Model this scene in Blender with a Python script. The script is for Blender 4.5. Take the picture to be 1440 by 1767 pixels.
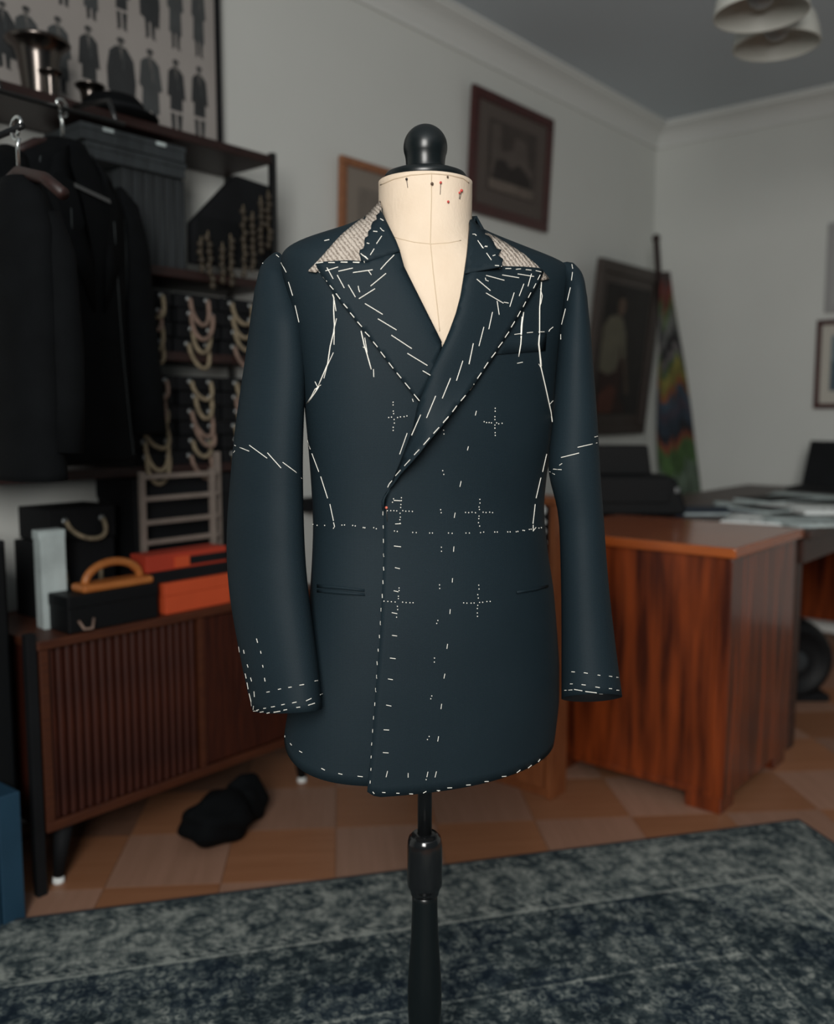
import bpy, bmesh, math, random
import numpy as np
from math import radians, sin, cos, pi, sqrt, atan2
from mathutils import Vector, Matrix
from mathutils.bvhtree import BVHTree
from mathutils.geometry import delaunay_2d_cdt

random.seed(7)
for o in list(bpy.data.objects): bpy.data.objects.remove(o)
SC = bpy.context.scene
COL = SC.collection

# ------------------------------------------------------------------ camera
FPX, CX, CY = 1570.0, 720.0, 883.5
PITCH, YAW, EYE = radians(6.15), radians(40.2), 1.15
cam_d = bpy.data.cameras.new('camera'); cam = bpy.data.objects.new('camera', cam_d); COL.objects.link(cam)
cam.location = (0, 0, EYE)
cam.rotation_euler = (pi/2 - PITCH, 0, YAW - pi/2)
cam_d.sensor_fit = 'HORIZONTAL'; cam_d.sensor_width = 36.0
cam_d.lens = FPX/1440*36.0
cam_d.clip_start = 0.02
cam_d.dof.use_dof = True; cam_d.dof.focus_distance = 1.23; cam_d.dof.aperture_fstop = 3.0
SC.camera = cam

# ------------------------------------------------------------------ light
world = bpy.data.worlds.new('world'); SC.world = world; world.use_nodes = True
bgn = world.node_tree.nodes['Background']
bgn.inputs[0].default_value = (0.70, 0.90, 1.0, 1); bgn.inputs[1].default_value = 0.055
def area(name, loc, target, sx, sy, power, color):
    d = bpy.data.lights.new(name, 'AREA'); d.shape = 'RECTANGLE'; d.size = sx; d.size_y = sy
    d.energy = power; d.color = color
    o = bpy.data.objects.new(name, d); COL.objects.link(o); o.location = loc
    o.rotation_euler = (Vector(target) - Vector(loc)).to_track_quat('-Z', 'Y').to_euler()
    return o
area('window_light', (-1.15, -0.72, 1.90), (1.85, -0.55, 1.55), 1.1, 1.4, 98, (1.0, 0.975, 0.93))
SC.view_settings.view_transform = 'Standard'; SC.view_settings.look = 'None'
SC.view_settings.exposure = 0.0; SC.view_settings.gamma = 1.0; SC.view_settings.use_curve_mapping = False

# ------------------------------------------------------------------ geometry helpers
F0 = np.array([cos(YAW), sin(YAW), 0]); RT = np.array([sin(YAW), -cos(YAW), 0]); ZZ = np.array([0, 0, 1.0])
FW = F0*cos(PITCH) - ZZ*sin(PITCH); UP = F0*sin(PITCH) + ZZ*cos(PITCH); EO = np.array([0, 0, EYE])
def wray(x, y): return FW + RT*(x-CX)/FPX - UP*(y-CY)/FPX
def on_z(x, y, z): d = wray(x, y); return Vector(EO + d*((z-EYE)/d[2]))
def on_Y(x, y, Y): d = wray(x, y); return Vector(EO + d*(Y/d[1]))
def on_X(x, y, X): d = wray(x, y); return Vector(EO + d*(X/d[0]))

class B:
    def __init__(s): s.v = []; s.f = []; s.mi = []; s.cur = 0
    def add(s, vs, fs):
        o = len(s.v); s.v += [tuple(v) for v in vs]
        for f in fs: s.f.append([i+o for i in f]); s.mi.append(s.cur)
        return s
    def box(s, cx, cy, cz, sx, sy, sz, M=None):
        vs = [Vector((cx+a*sx/2, cy+b*sy/2, cz+c*sz/2)) for a in (-1, 1) for b in (-1, 1) for c in (-1, 1)]
        if M is not None: vs = [M @ v for v in vs]
        return s.add(vs, [(0,1,3,2),(4,6,7,5),(0,4,5,1),(2,3,7,6),(0,2,6,4),(1,5,7,3)])
    def bb(s, x0, x1, y0, y1, z0, z1): return s.box((x0+x1)/2, (y0+y1)/2, (z0+z1)/2, x1-x0, y1-y0, z1-z0)
    def lathe(s, prof, n=32, c=(0,0,0), M=None, caps=True):
        vs = []; fs = []
        for r, z in prof:
            for i in range(n):
                a = 2*pi*i/n; v = Vector((c[0]+r*cos(a), c[1]+r*sin(a), c[2]+z))
                vs.append(M @ v if M is not None else v)
        for k in range(len(prof)-1):
            for i in range(n):
                j = (i+1) % n; fs.append((k*n+i, k*n+j, (k+1)*n+j, (k+1)*n+i))
        if caps: fs.append(tuple(range(n))[::-1]); fs.append(tuple(range((len(prof)-1)*n, len(prof)*n)))
        return s.add(vs, fs)
    def tube(s, pts, r, n=8, closed=False):
        pts = [Vector(p) for p in pts]; m = len(pts); vs = []; fs = []
        nrm = None
        for i, p in enumerate(pts):
            if closed: t = pts[(i+1) % m] - pts[i-1]
            else: t = pts[min(i+1, m-1)] - pts[max(i-1, 0)]
            t = t.normalized() if t.length > 1e-9 else Vector((0, 0, 1))
            if nrm is None: nrm = t.orthogonal().normalized()
            nrm = (nrm - t*nrm.dot(t)); nrm = nrm.normalized() if nrm.length > 1e-6 else t.orthogonal().normalized()
            bn = t.cross(nrm); rr = r[i] if isinstance(r, (list, tuple)) else r
            for k in range(n):
                a = 2*pi*k/n; vs.append(p + nrm*rr*cos(a) + bn*rr*sin(a))
        for i in range(m if closed else m-1):
            ii = (i+1) % m
            for k in range(n):
                kk = (k+1) % n; fs.append((i*n+k, i*n+kk, ii*n+kk, ii*n+k))
        if not closed: fs.append(tuple(range(n))[::-1]); fs.append(tuple(range((m-1)*n, m*n)))
        return s.add(vs, fs)
    def prism(s, poly, z0, z1, M=None):
        n = len(poly); vs = [Vector((x, y, z0)) for x, y in poly] + [Vector((x, y, z1)) for x, y in poly]
        if M is not None: vs = [M @ v for v in vs]
        fs = [tuple(range(n))[::-1], tuple(range(n, 2*n))] + [(i, (i+1) % n, n+(i+1) % n, n+i) for i in range(n)]
        return s.add(vs, fs)
    def grid(s, rows, closed=False):
        m = len(rows[0]); vs = [p for r in rows for p in r]; fs = []
        for i in range(len(rows)-1):
            for j in range(m if closed else m-1):
                k = (j+1) % m; fs.append((i*m+j, i*m+k, (i+1)*m+k, (i+1)*m+j))
        return s.add(vs, fs)
    def ball(s, c, r, n=12, m=8, sz=1.0):
        prof = [(max(r*sin(pi*k/m), 1e-4), -r*sz*cos(pi*k/m)) for k in range(m+1)]
        return s.lathe(prof, n, c)
    def build(s, name, mats, parent=None, smooth=False, bevel=0.0, solid=0.0, sub=0, recalc=True):
        me = bpy.data.meshes.new(name); me.from_pydata(s.v, [], s.f)
        if not isinstance(mats, (list, tuple)): mats = [mats]
        for m in mats: me.materials.append(m)
        if len(mats) > 1: me.polygons.foreach_set('material_index', s.mi)
        if recalc:
            bm = bmesh.new(); bm.from_mesh(me); bmesh.ops.recalc_face_normals(bm, faces=bm.faces); bm.to_mesh(me); bm.free()
        if smooth:
            me.polygons.foreach_set('use_smooth', [True]*len(me.polygons))
        me.update()
        o = bpy.data.objects.new(name, me); COL.objects.link(o)
        if parent is not None: o.parent = parent
        if solid:
            md = o.modifiers.new('thick', 'SOLIDIFY'); md.thickness = solid; md.offset = -1
        if sub:
            md = o.modifiers.new('sub', 'SUBSURF'); md.levels = sub; md.render_levels = sub
        if bevel:
            md = o.modifiers.new('bev', 'BEVEL'); md.width = bevel; md.segments = 2; md.limit_method = 'ANGLE'; md.angle_limit = radians(40)
        if smooth and (bevel or smooth == 'auto'):
            try: me.set_sharp_from_angle(angle=radians(40))
            except Exception: pass
        return o

def tag(o, label=None, cat=None, group=None, kind=None):
    if label: o['label'] = label
    if cat: o['category'] = cat
    if group: o['group'] = group
    if kind: o['kind'] = kind
    return o
def thing(name, label, cat, loc=(0, 0, 0), rz=0.0, group=None):
    o = bpy.data.objects.new(name, None); COL.objects.link(o); o.location = loc; o.rotation_euler = (0, 0, rz)
    o.empty_display_size = 0.05
    return tag(o, label, cat, group)
def dup(root, loc=None, rz=None, label=None):
    r = root.copy(); COL.objects.link(r)
    if loc is not None: r.location = loc
    if rz is not None: r.rotation_euler = (0, 0, rz)
    if label: r['label'] = label
    for ch in [c for c in root.children]:
        c = ch.copy(); COL.objects.link(c); c.parent = r
        for g in [q for q in ch.children]:
            d = g.copy(); COL.objects.link(d); d.parent = c
    return r

# ------------------------------------------------------------------ materials
def mat(name, col, rough=0.6, metal=0.0, var=0.0, vscale=8.0, bump=0.0, bscale=60.0, spec=0.5, sheen=0.0, coat=0.0, stretch=(1, 1, 1), col2=None):
    m = bpy.data.materials.new(name); m.use_nodes = True; nt = m.node_tree; N = nt.nodes; L = nt.links
    p = N['Principled BSDF']; p.inputs['Roughness'].default_value = rough; p.inputs['Metallic'].default_value = metal
    p.inputs['Specular IOR Level'].default_value = spec
    if sheen: p.inputs['Sheen Weight'].default_value = sheen; p.inputs['Sheen Roughness'].default_value = 0.5
    if coat: p.inputs['Coat Weight'].default_value = coat; p.inputs['Coat Roughness'].default_value = 0.12
    p.inputs['Base Color'].default_value = (*col, 1)
    tc = N.new('ShaderNodeTexCoord'); mp = N.new('ShaderNodeMapping'); mp.inputs['Scale'].default_value = stretch
    L.new(tc.outputs['Object'], mp.inputs[0])
    if var or col2:
        n = N.new('ShaderNodeTexNoise'); n.inputs['Scale'].default_value = vscale; n.inputs['Detail'].default_value = 5
        L.new(mp.outputs[0], n.inputs['Vector'])
        r = N.new('ShaderNodeValToRGB'); L.new(n.outputs[0], r.inputs[0])
        a = col; b = col2 if col2 else tuple(min(1, c*(1+var)) for c in col)
        if not col2: a = tuple(c*(1-var) for c in col)
        r.color_ramp.elements[0].position = 0.34; r.color_ramp.elements[1].position = 0.66
        r.color_ramp.elements[0].color = (*a, 1); r.color_ramp.elements[1].color = (*b, 1)
        L.new(r.outputs[0], p.inputs['Base Color'])
    if bump:
        n2 = N.new('ShaderNodeTexNoise'); n2.inputs['Scale'].default_value = bscale; n2.inputs['Detail'].default_value = 3
        L.new(mp.outputs[0], n2.inputs['Vector'])
        bp = N.new('ShaderNodeBump'); bp.inputs['Strength'].default_value = bump; bp.inputs['Distance'].default_value = 0.01
        L.new(n2.outputs[0], bp.inputs['Height']); L.new(bp.outputs[0], p.inputs['Normal'])
    return m
def wood(name, c1, c2, stretch, rough=0.35, coat=0.0, scale=6.0):
    m = mat(name, c1, rough, col2=c2, vscale=scale, stretch=stretch, coat=coat, bump=0.03, bscale=30)
    return m
def cloth(name, col, col2, scale=900.0, rough=0.85, sheen=0.25, bump=0.25):
    m = mat(name, col, rough, col2=col2, vscale=5.0, spec=0.13, sheen=sheen)
    nt = m.node_tree; N = nt.nodes; L = nt.links; p = N['Principled BSDF']
    tc = [n for n in N if n.type == 'TEX_COORD'][0]
    h = None
    for d in ('X', 'Z'):
        w = N.new('ShaderNodeTexWave'); w.bands_direction = d; w.inputs['Scale'].default_value = scale/6.28; w.inputs['Distortion'].default_value = 0.6
        w.inputs['Detail'].default_value = 1.0
        L.new(tc.outputs['Object'], w.inputs['Vector'])
        if h is None: h = w.outputs['Fac']
        else:
            a = N.new('ShaderNodeMath'); a.operation = 'ADD'; L.new(h, a.inputs[0]); L.new(w.outputs['Fac'], a.inputs[1]); h = a.outputs[0]
    bp = N.new('ShaderNodeBump'); bp.inputs['Strength'].default_value = bump; bp.inputs['Distance'].default_value = 0.001
    L.new(h, bp.inputs['Height']); L.new(bp.outputs[0], p.inputs['Normal'])
    return m

M_wall = mat('wall_paint', (0.70, 0.72, 0.69), 0.9, var=0.03, vscale=1.2, bump=0.05, bscale=90)
M_ceil = mat('ceiling_paint', (0.57, 0.63, 0.68), 0.95, var=0.02, vscale=1.0)
M_corn = mat('cornice_paint', (0.74, 0.76, 0.74), 0.9)
M_suit = cloth('navy_suiting', (0.0103, 0.0190, 0.0250), (0.0122, 0.0223, 0.0292), 1500, 0.6, 0.0, 0.15)
M_suit_in = mat('dark_lining', (0.010, 0.013, 0.016), 0.7)
M_felt = None
M_calico = mat('calico', (0.71, 0.575, 0.435), 0.9, col2=(0.78, 0.65, 0.51), vscale=14, bump=0.08, bscale=220, stretch=(1, 1, 0.6))
M_seam = mat('calico_seam', (0.62, 0.50, 0.36), 0.9)
M_black_lac = mat('black_lacquer', (0.005, 0.008, 0.009), 0.3, spec=0.5)
M_black_met = mat('black_metal', (0.008, 0.009, 0.010), 0.3, spec=0.6)
M_thread = mat('white_thread', (0.92, 0.90, 0.82), 0.8)
M_black = mat('matt_black', (0.0065, 0.0075, 0.009), 0.75, var=0.2, spec=0.25)
M_blackleather = mat('black_leather', (0.0050, 0.0060, 0.0070), 0.55, bump=0.1, bscale=120, spec=0.25)
M_hang = mat('black_wool', (0.0040, 0.0048, 0.0056), 0.9, var=0.15, vscale=20, spec=0.1)
M_chalk = mat('tailors_chalk', (0.05, 0.06, 0.062), 0.9)
M_chrome = mat('chrome', (0.7, 0.74, 0.74), 0.18, metal=1.0)
M_silver = mat('dark_silver', (0.13, 0.115, 0.105), 0.25, metal=1.0)
M_darkwood = wood('dark_mahogany', (0.016, 0.007, 0.006), (0.030, 0.011, 0.009), (3, 30, 30), 0.5)
M_side = wood('tambour_wood', (0.026, 0.0062, 0.0042), (0.066, 0.015, 0.007), (26, 26, 1.6), 0.42, scale=4)
M_side_edge = wood('sideboard_edge_wood', (0.060, 0.016, 0.007), (0.09, 0.026, 0.010), (2, 20, 20), 0.5)
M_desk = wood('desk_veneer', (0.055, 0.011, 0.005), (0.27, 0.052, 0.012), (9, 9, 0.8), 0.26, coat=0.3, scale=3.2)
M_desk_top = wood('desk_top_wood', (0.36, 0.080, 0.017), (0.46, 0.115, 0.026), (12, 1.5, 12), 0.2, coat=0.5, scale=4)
M_table = wood('old_table_wood', (0.03, 0.013, 0.009), (0.06, 0.022, 0.013), (2, 20, 20), 0.45)
M_cab = wood('orange_wood', (0.22, 0.07, 0.026), (0.32, 0.11, 0.04), (18, 18, 2), 0.4)
M_orange = mat('orange_card', (0.62, 0.085, 0.025), 0.6, var=0.06)
M_redbox = mat('red_lacquer_card', (0.45, 0.045, 0.02), 0.6)
M_handle = wood('orange_handle_wood', (0.42, 0.13, 0.03), (0.52, 0.19, 0.05), (3, 20, 20), 0.4)
M_rack = mat('pale_rack_wood', (0.21, 0.175, 0.15), 0.6, var=0.1, vscale=20)
M_rope = mat('rope', (0.27, 0.22, 0.145), 0.9, var=0.25, vscale=60, bump=0.3, bscale=300)
M_rope2 = mat('pink_rope', (0.24, 0.165, 0.13), 0.9, var=0.25, vscale=60)
M_bead = mat('tan_bead', (0.055, 0.043, 0.029), 0.6, var=0.3, vscale=40)
M_grey = mat('grey_card', (0.030, 0.037, 0.041), 0.7, var=0.25, vscale=10, stretch=(6, 6, 0.6))
M_greylt = mat('grey_cloth_spine', (0.022, 0.027, 0.030), 0.8, var=0.4, vscale=12, stretch=(8, 8, 0.5))
M_pale = mat('pale_card', (0.50, 0.58, 0.58), 0.8, var=0.2, vscale=9)
M_white = mat('white_paper', (0.86, 0.90, 0.89), 0.8)
M_blue = mat('blue_binder', (0.018, 0.060, 0.105), 0.5, var=0.1)
M_dkblue = mat('dark_blue_cloth', (0.012, 0.028, 0.055), 0.8)
M_shade = mat('white_enamel', (0.62, 0.63, 0.58), 0.45)
M_shade_in = mat('shade_inner', (0.50, 0.52, 0.52), 0.55)
M_bulb = mat('frosted_bulb', (0.38, 0.41, 0.42), 0.3)
M_frame_red = wood('mahogany_frame', (0.045, 0.012, 0.012), (0.08, 0.02, 0.018), (10, 10, 10), 0.35)
M_frame_or = wood('oak_frame', (0.25, 0.10, 0.045), (0.33, 0.14, 0.065), (10, 10, 10), 0.45)
M_frame_dk = wood('dark_picture_frame', (0.040, 0.030, 0.026), (0.065, 0.048, 0.04), (10, 10, 10), 0.5)
M_mat_brown = mat('brown_mount', (0.105, 0.085, 0.075), 0.85)
M_mat_beige = mat('beige_mount', (0.25, 0.215, 0.18), 0.85)
M_mat_cream = mat('cream_mount', (0.55, 0.53, 0.47), 0.85)
M_poster = mat('poster_paper', (0.36, 0.335, 0.315), 0.9, var=0.06, vscale=3)
def flat(name, c, r=0.8): return mat(name, c, r, var=0.12, vscale=14)

# under collar melton: ribbed two-tone wool
def felt():
    m = mat('melton_undercollar', (0.42, 0.37, 0.32), 0.95, spec=0.1)
    nt = m.node_tree; N = nt.nodes; L = nt.links; p = N['Principled BSDF']
    tc = N.new('ShaderNodeTexCoord'); mp = N.new('ShaderNodeMapping'); mp.inputs['Rotation'].default_value = (0, radians(38), 0)
    L.new(tc.outputs['Object'], mp.inputs[0])
    w = N.new('ShaderNodeTexWave'); w.bands_direction = 'X'; w.inputs['Scale'].default_value = 62; w.inputs['Distortion'].default_value = 3.5; w.inputs['Detail'].default_value = 2; w.inputs['Detail Scale'].default_value = 5
    L.new(mp.outputs[0], w.inputs['Vector'])
    n = N.new('ShaderNodeTexNoise'); n.inputs['Scale'].default_value = 420; L.new(tc.outputs['Object'], n.inputs['Vector'])
    a = N.new('ShaderNodeMath'); a.operation = 'MULTIPLY_ADD'; L.new(n.outputs[0], a.inputs[0]); a.inputs[1].default_value = 0.9; L.new(w.outputs['Fac'], a.inputs[2])
    r = N.new('ShaderNodeValToRGB'); L.new(a.outputs[0], r.inputs[0])
    r.color_ramp.elements[0].position = 0.35; r.color_ramp.elements[0].color = (0.20, 0.165, 0.135, 1)
    r.color_ramp.elements[1].position = 1.05; r.color_ramp.elements[1].color = (0.52, 0.46, 0.40, 1)
    L.new(r.outputs[0], p.inputs['Base Color'])
    bp = N.new('ShaderNodeBump'); bp.inputs['Strength'].default_value = 0.6; bp.inputs['Distance'].default_value = 0.002
    L.new(a.outputs[0], bp.inputs['Height']); L.new(bp.outputs[0], p.inputs['Normal'])
    return m
M_felt = felt()

def tile_mat(name, c1, c2, rot):
    m = mat(name, c1, 0.42, spec=0.4); nt = m.node_tree; N = nt.nodes; L = nt.links; p = N['Principled BSDF']
    tc = N.new('ShaderNodeTexCoord'); mp = N.new('ShaderNodeMapping'); mp.inputs['Rotation'].default_value = (0, 0, rot); mp.inputs['Scale'].default_value = (2.5, 34, 5)
    L.new(tc.outputs['Object'], mp.inputs[0])
    oi = N.new('ShaderNodeObjectInfo'); va = N.new('ShaderNodeVectorMath'); va.operation = 'ADD'
    L.new(mp.outputs[0], va.inputs[0]); mm = N.new('ShaderNodeMath'); mm.operation = 'MULTIPLY'; mm.inputs[1].default_value = 40
    L.new(oi.outputs['Random'], mm.inputs[0]); L.new(mm.outputs[0], va.inputs[1])
    n = N.new('ShaderNodeTexNoise'); n.inputs['Scale'].default_value = 1.6; n.inputs['Detail'].default_value = 4; L.new(va.outputs[0], n.inputs['Vector'])
    r = N.new('ShaderNodeValToRGB'); r.color_ramp.elements[0].position = 0.3; r.color_ramp.elements[1].position = 0.7
    r.color_ramp.elements[0].color = (*c1, 1); r.color_ramp.elements[1].color = (*c2, 1); L.new(n.outputs[0], r.inputs[0])
    hs = N.new('ShaderNodeHueSaturation'); L.new(r.outputs[0], hs.inputs['Color'])
    mr = N.new('ShaderNodeMapRange'); mr.inputs[3].default_value = 0.85; mr.inputs[4].default_value = 1.15; L.new(oi.outputs['Random'], mr.inputs[0]); L.new(mr.outputs[0], hs.inputs['Value'])
    L.new(hs.outputs[0], p.inputs['Base Color'])
    return m
M_tileA = tile_mat('parquet_tile_light', (0.33, 0.185, 0.125), (0.38, 0.215, 0.15), 0)
M_tileB = tile_mat('parquet_tile_orange', (0.31, 0.135, 0.066), (0.36, 0.165, 0.085), 0)

# ------------------------------------------------------------------ room
WY, WX, CZ = 2.45, 5.03, 2.775
XL, YF = -2.2, -3.0
def struct(name, b, m, **k): return tag(b.build(name, m, **k), kind='structure')
struct('wall_back', B().bb(XL, WX+0.2, WY, WY+0.2, -0.1, CZ+0.1), M_wall)
struct('wall_right', B().bb(WX, WX+0.2, YF, WY, -0.1, CZ+0.1), M_wall)
struct('ceiling', B().bb(XL, WX, YF, WY, CZ, CZ+0.1), M_ceil)
# cove cornice
prof = [(0.0, 0.0), (0.0, -0.115), (0.012, -0.115), (0.014, -0.100), (0.022, -0.085), (0.036, -0.062), (0.055, -0.044), (0.082, -0.030), (0.098, -0.024), (0.10, -0.012), (0.112, -0.012), (0.112, 0.0)]
b = B(); b.grid([[(XL, WY-d, CZ+z) for d, z in prof], [(WX-0.0, WY-d, CZ+z) for d, z in prof]]); struct('trim_1', b, M_corn)
b = B(); b.grid([[(WX-d, YF, CZ+z) for d, z in prof], [(WX-d, WY, CZ+z) for d, z in prof]]); struct('trim_2', b, M_corn)
struct('baseboard_back', B().bb(XL, WX, WY-0.016, WY, 0, 0.09), M_corn, bevel=0.004)
struct('baseboard_right', B().bb(WX-0.016, WX, YF, WY-0.016, 0, 0.09), M_corn, bevel=0.004)
# floor: slab + parquet tiles set at 45 degrees to the walls
fl = struct('floor', B().bb(XL, WX, YF, WY, -0.1, -0.006), flat('floor_screed', (0.20, 0.10, 0.06)))
T = 0.2815; tcn = (1.714, 1.745)
def tile_mesh(mm):
    b = B(); g = 0.0008; h = T/2-g
    b.prism([(-h, -h), (h, -h), (h, h), (-h, h)], -0.006, 0.0)
    o = b.build('floor_tile', mm, fl, bevel=0.0); return o
tiles = {}
RUGC = Vector((2.588, 0.767)); RA = Vector((-0.815, 0.579)); RB = Vector((-0.579, -0.815))
e1 = Vector((sqrt(.5), sqrt(.5))); e2 = Vector((sqrt(.5), -sqrt(.5)))
RLEN, RWID = 2.78, 2.15
for i in range(-16, 17):
    for j in range(-16, 17):
        c = Vector(tcn) - e1*T*(0.5) + e2*T*0.5 + e1*T*i + e2*T*j
        R_ = T*0.75
        if c.x > WX-T*0.72 or c.y > WY-T*0.72 or c.x < 0.35 or c.y < -1.3: continue
        if c.y < 0.3 and c.x < 1.3: continue
        w = c - RUGC; a, bb = w.dot(RA), w.dot(RB)
        if 0.25 < a < RLEN-0.25 and 0.25 < bb < RWID-0.25: continue
        k = (i+j) % 2
        if k not in tiles:
            o = tiles[k] = tile_mesh(M_tileA if k == 0 else M_tileB)
        else:
            o = tiles[k].copy(); COL.objects.link(o); o.parent = fl
        o.location = (c.x, c.y, 0); o.rotation_euler = (0, 0, radians(45) + (pi/2 if k else 0))

# ------------------------------------------------------------------ rug
def rug_mat():
    m = mat('distressed_rug', (0.06, 0.075, 0.08), 0.95, spec=0.1); nt = m.node_tree; N = nt.nodes; L = nt.links; p = N['Principled BSDF']
    tc = N.new('ShaderNodeTexCoord'); sp = N.new('ShaderNodeSeparateXYZ'); L.new(tc.outputs['Object'], sp.inputs[0])
    X, Y = sp.outputs[0], sp.outputs[1]
    def M(op, a, b_=None, c_=None, clamp=False):
        n = N.new('ShaderNodeMath'); n.operation = op; n.use_clamp = clamp
        for i, v in enumerate((a, b_, c_)):
            if v is None: continue
            if isinstance(v, (int, float)): n.inputs[i].default_value = v
            else: L.new(v, n.inputs[i])
        return n.outputs[0]
    nz = N.new('ShaderNodeTexNoise'); nz.inputs['Scale'].default_value = 9; nz.inputs['Detail'].default_value = 4; L.new(tc.outputs['Object'], nz.inputs['Vector'])
    # distance to the nearest edge, in metres
    d = M('MINIMUM', M('MINIMUM', X, M('SUBTRACT', RLEN, X)), M('MINIMUM', Y, M('SUBTRACT', RWID, Y)))
    def band(center, half): return M('LESS_THAN', M('ABSOLUTE', M('SUBTRACT', d, center)), half)
    def ring(scale, r0, wdt):
        v = N.new('ShaderNodeTexVoronoi'); v.inputs['Scale'].default_value = scale; v.inputs['Randomness'].default_value = 0.55; v.feature = 'F1'
        mx = N.new('ShaderNodeMixRGB'); mx.inputs[0].default_value = 0.06; L.new(tc.outputs['Object'], mx.inputs[1]); L.new(nz.outputs['Color'], mx.inputs[2])
        L.new(mx.outputs[0], v.inputs['Vector'])
        return M('LESS_THAN', M('ABSOLUTE', M('SUBTRACT', v.outputs['Distance'], r0)), wdt), v
    r1, v1 = ring(34, 0.30, 0.10); r2, v2 = ring(9.0, 0.33, 0.05); r3, v3 = ring(9.0, 0.16, 0.05); r4, v4 = ring(60, 0.3, 0.12)
    n2 = N.new('ShaderNodeTexNoise'); n2.inputs['Scale'].default_value = 26; n2.inputs['Detail'].default_value = 7; n2.inputs['Roughness'].default_value = 0.7; L.new(tc.outputs['Object'], n2.inputs['Vector'])
    n3 = N.new('ShaderNodeTexNoise'); n3.inputs['Scale'].default_value = 3.0; n3.inputs['Detail'].default_value = 5; L.new(tc.outputs['Object'], n3.inputs['Vector'])
    # border zone is the pale one; field is dark
    border = M('LESS_THAN', d, 0.26)
    # corner spandrel: |x|+... line that cuts the field corners
    sp_ = M('LESS_THAN', M('ADD', M('MULTIPLY', M('MINIMUM', X, M('SUBTRACT', RLEN, X)), 0.84), M('MULTIPLY', M('MINIMUM', Y, M('SUBTRACT', RWID, Y)), 0.95)), 0.735)
    pale = M('MAXIMUM', border, M('MULTIPLY', sp_, 0.65))
    base = M('MULTIPLY_ADD', pale, 0.40, 0.19)
    base = M('MULTIPLY_ADD', M('SUBTRACT', n2.outputs[0], 0.5), 2.3, base)
    base = M('MULTIPLY_ADD', M('SUBTRACT', n3.outputs[0], 0.5), 0.55, base)
    fieldm = M('SUBTRACT', 1.0, border)
    base = M('MULTIPLY_ADD', M('MULTIPLY', r1, fieldm), 0.26, base)
    base = M('MULTIPLY_ADD', M('MULTIPLY', r4, 1.0), 0.2, base)
    base = M('MULTIPLY_ADD', M('MULTIPLY', r2, border), -0.20, base)
    base = M('MULTIPLY_ADD', M('MULTIPLY', r3, border), -0.14, base)
    # guard stripes with dots
    fr = M('LESS_THAN', M('FRACT', M('MULTIPLY', M('ADD', X, Y), 38.0)), 0.5)
    base = M('MULTIPLY_ADD', band(0.238, 0.012), 0.10, base)
    base = M('MULTIPLY_ADD', M('MULTIPLY', band(0.238, 0.006), fr), -0.45, base)
    base = M('MULTIPLY_ADD', band(0.262, 0.004), 0.55, base)
    base = M('MULTIPLY_ADD', band(0.03, 0.010), -0.12, base)
    base = M('MULTIPLY_ADD', M('MULTIPLY', band(0.05, 0.008), fr), -0.3, base)
    base = M('MULTIPLY_ADD', M('MULTIPLY', band(0.53, 0.004), 1.0), 0.35, base)
    base = M('ADD', base, 0.0, clamp=True)
    r = N.new('ShaderNodeValToRGB'); L.new(base, r.inputs[0]); cr = r.color_ramp
    cr.elements[0].position = 0.0; cr.elements[0].color = (0.016, 0.026, 0.034, 1)
    cr.elements[1].position = 1.0; cr.elements[1].color = (0.34, 0.37, 0.345, 1)
    e = cr.elements.new(0.3); e.color = (0.045, 0.064, 0.072, 1); e = cr.elements.new(0.6); e.color = (0.14, 0.165, 0.162, 1)
    # blue dye patches in the field
    bl = N.new('ShaderNodeMixRGB'); n4 = N.new('ShaderNodeTexNoise'); n4.inputs['Scale'].default_value = 5; L.new(tc.outputs['Object'], n4.inputs['Vector'])
    L.new(M('MULTIPLY', M('GREATER_THAN', n4.outputs[0], 0.52), M('MULTIPLY', fieldm, 0.45)), bl.inputs[0]); L.new(r.outputs[0], bl.inputs[1])
    hs = N.new('ShaderNodeHueSaturation'); hs.inputs['Hue'].default_value = 0.54; hs.inputs['Saturation'].default_value = 1.5; hs.inputs['Value'].default_value = 0.9; L.new(r.outputs[0], hs.inputs['Color']); L.new(hs.outputs[0], bl.inputs[2])
    L.new(bl.outputs[0], p.inputs['Base Color'])
    bp = N.new('ShaderNodeBump'); bp.inputs['Strength'].default_value = 0.5; bp.inputs['Distance'].default_value = 0.004; L.new(n2.outputs[0], bp.inputs['Height']); L.new(bp.outputs[0], p.inputs['Normal'])
    return m
rug = thing('rug', 'faded teal and grey patterned rug lying on the parquet floor under the dress form', 'rug', (RUGC.x, RUGC.y, 0), atan2(RA.y, RA.x))
B().bb(0.012, RLEN-0.012, 0.012, RWID-0.012, 0.0005, 0.009).build('rug_pile', rug_mat(), rug)
bd = B()
bd.tube([(0.006, 0.006, 0.006), (RLEN-0.006, 0.006, 0.006), (RLEN-0.006, RWID-0.006, 0.006), (0.006, RWID-0.006, 0.006)], 0.0055, 8, closed=True)
tag(bd.build('rug_binding', mat('rug_binding_dark', (0.016, 0.024, 0.032), 0.9), rug, smooth=True), label='dark bound edge of the rug')

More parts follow.
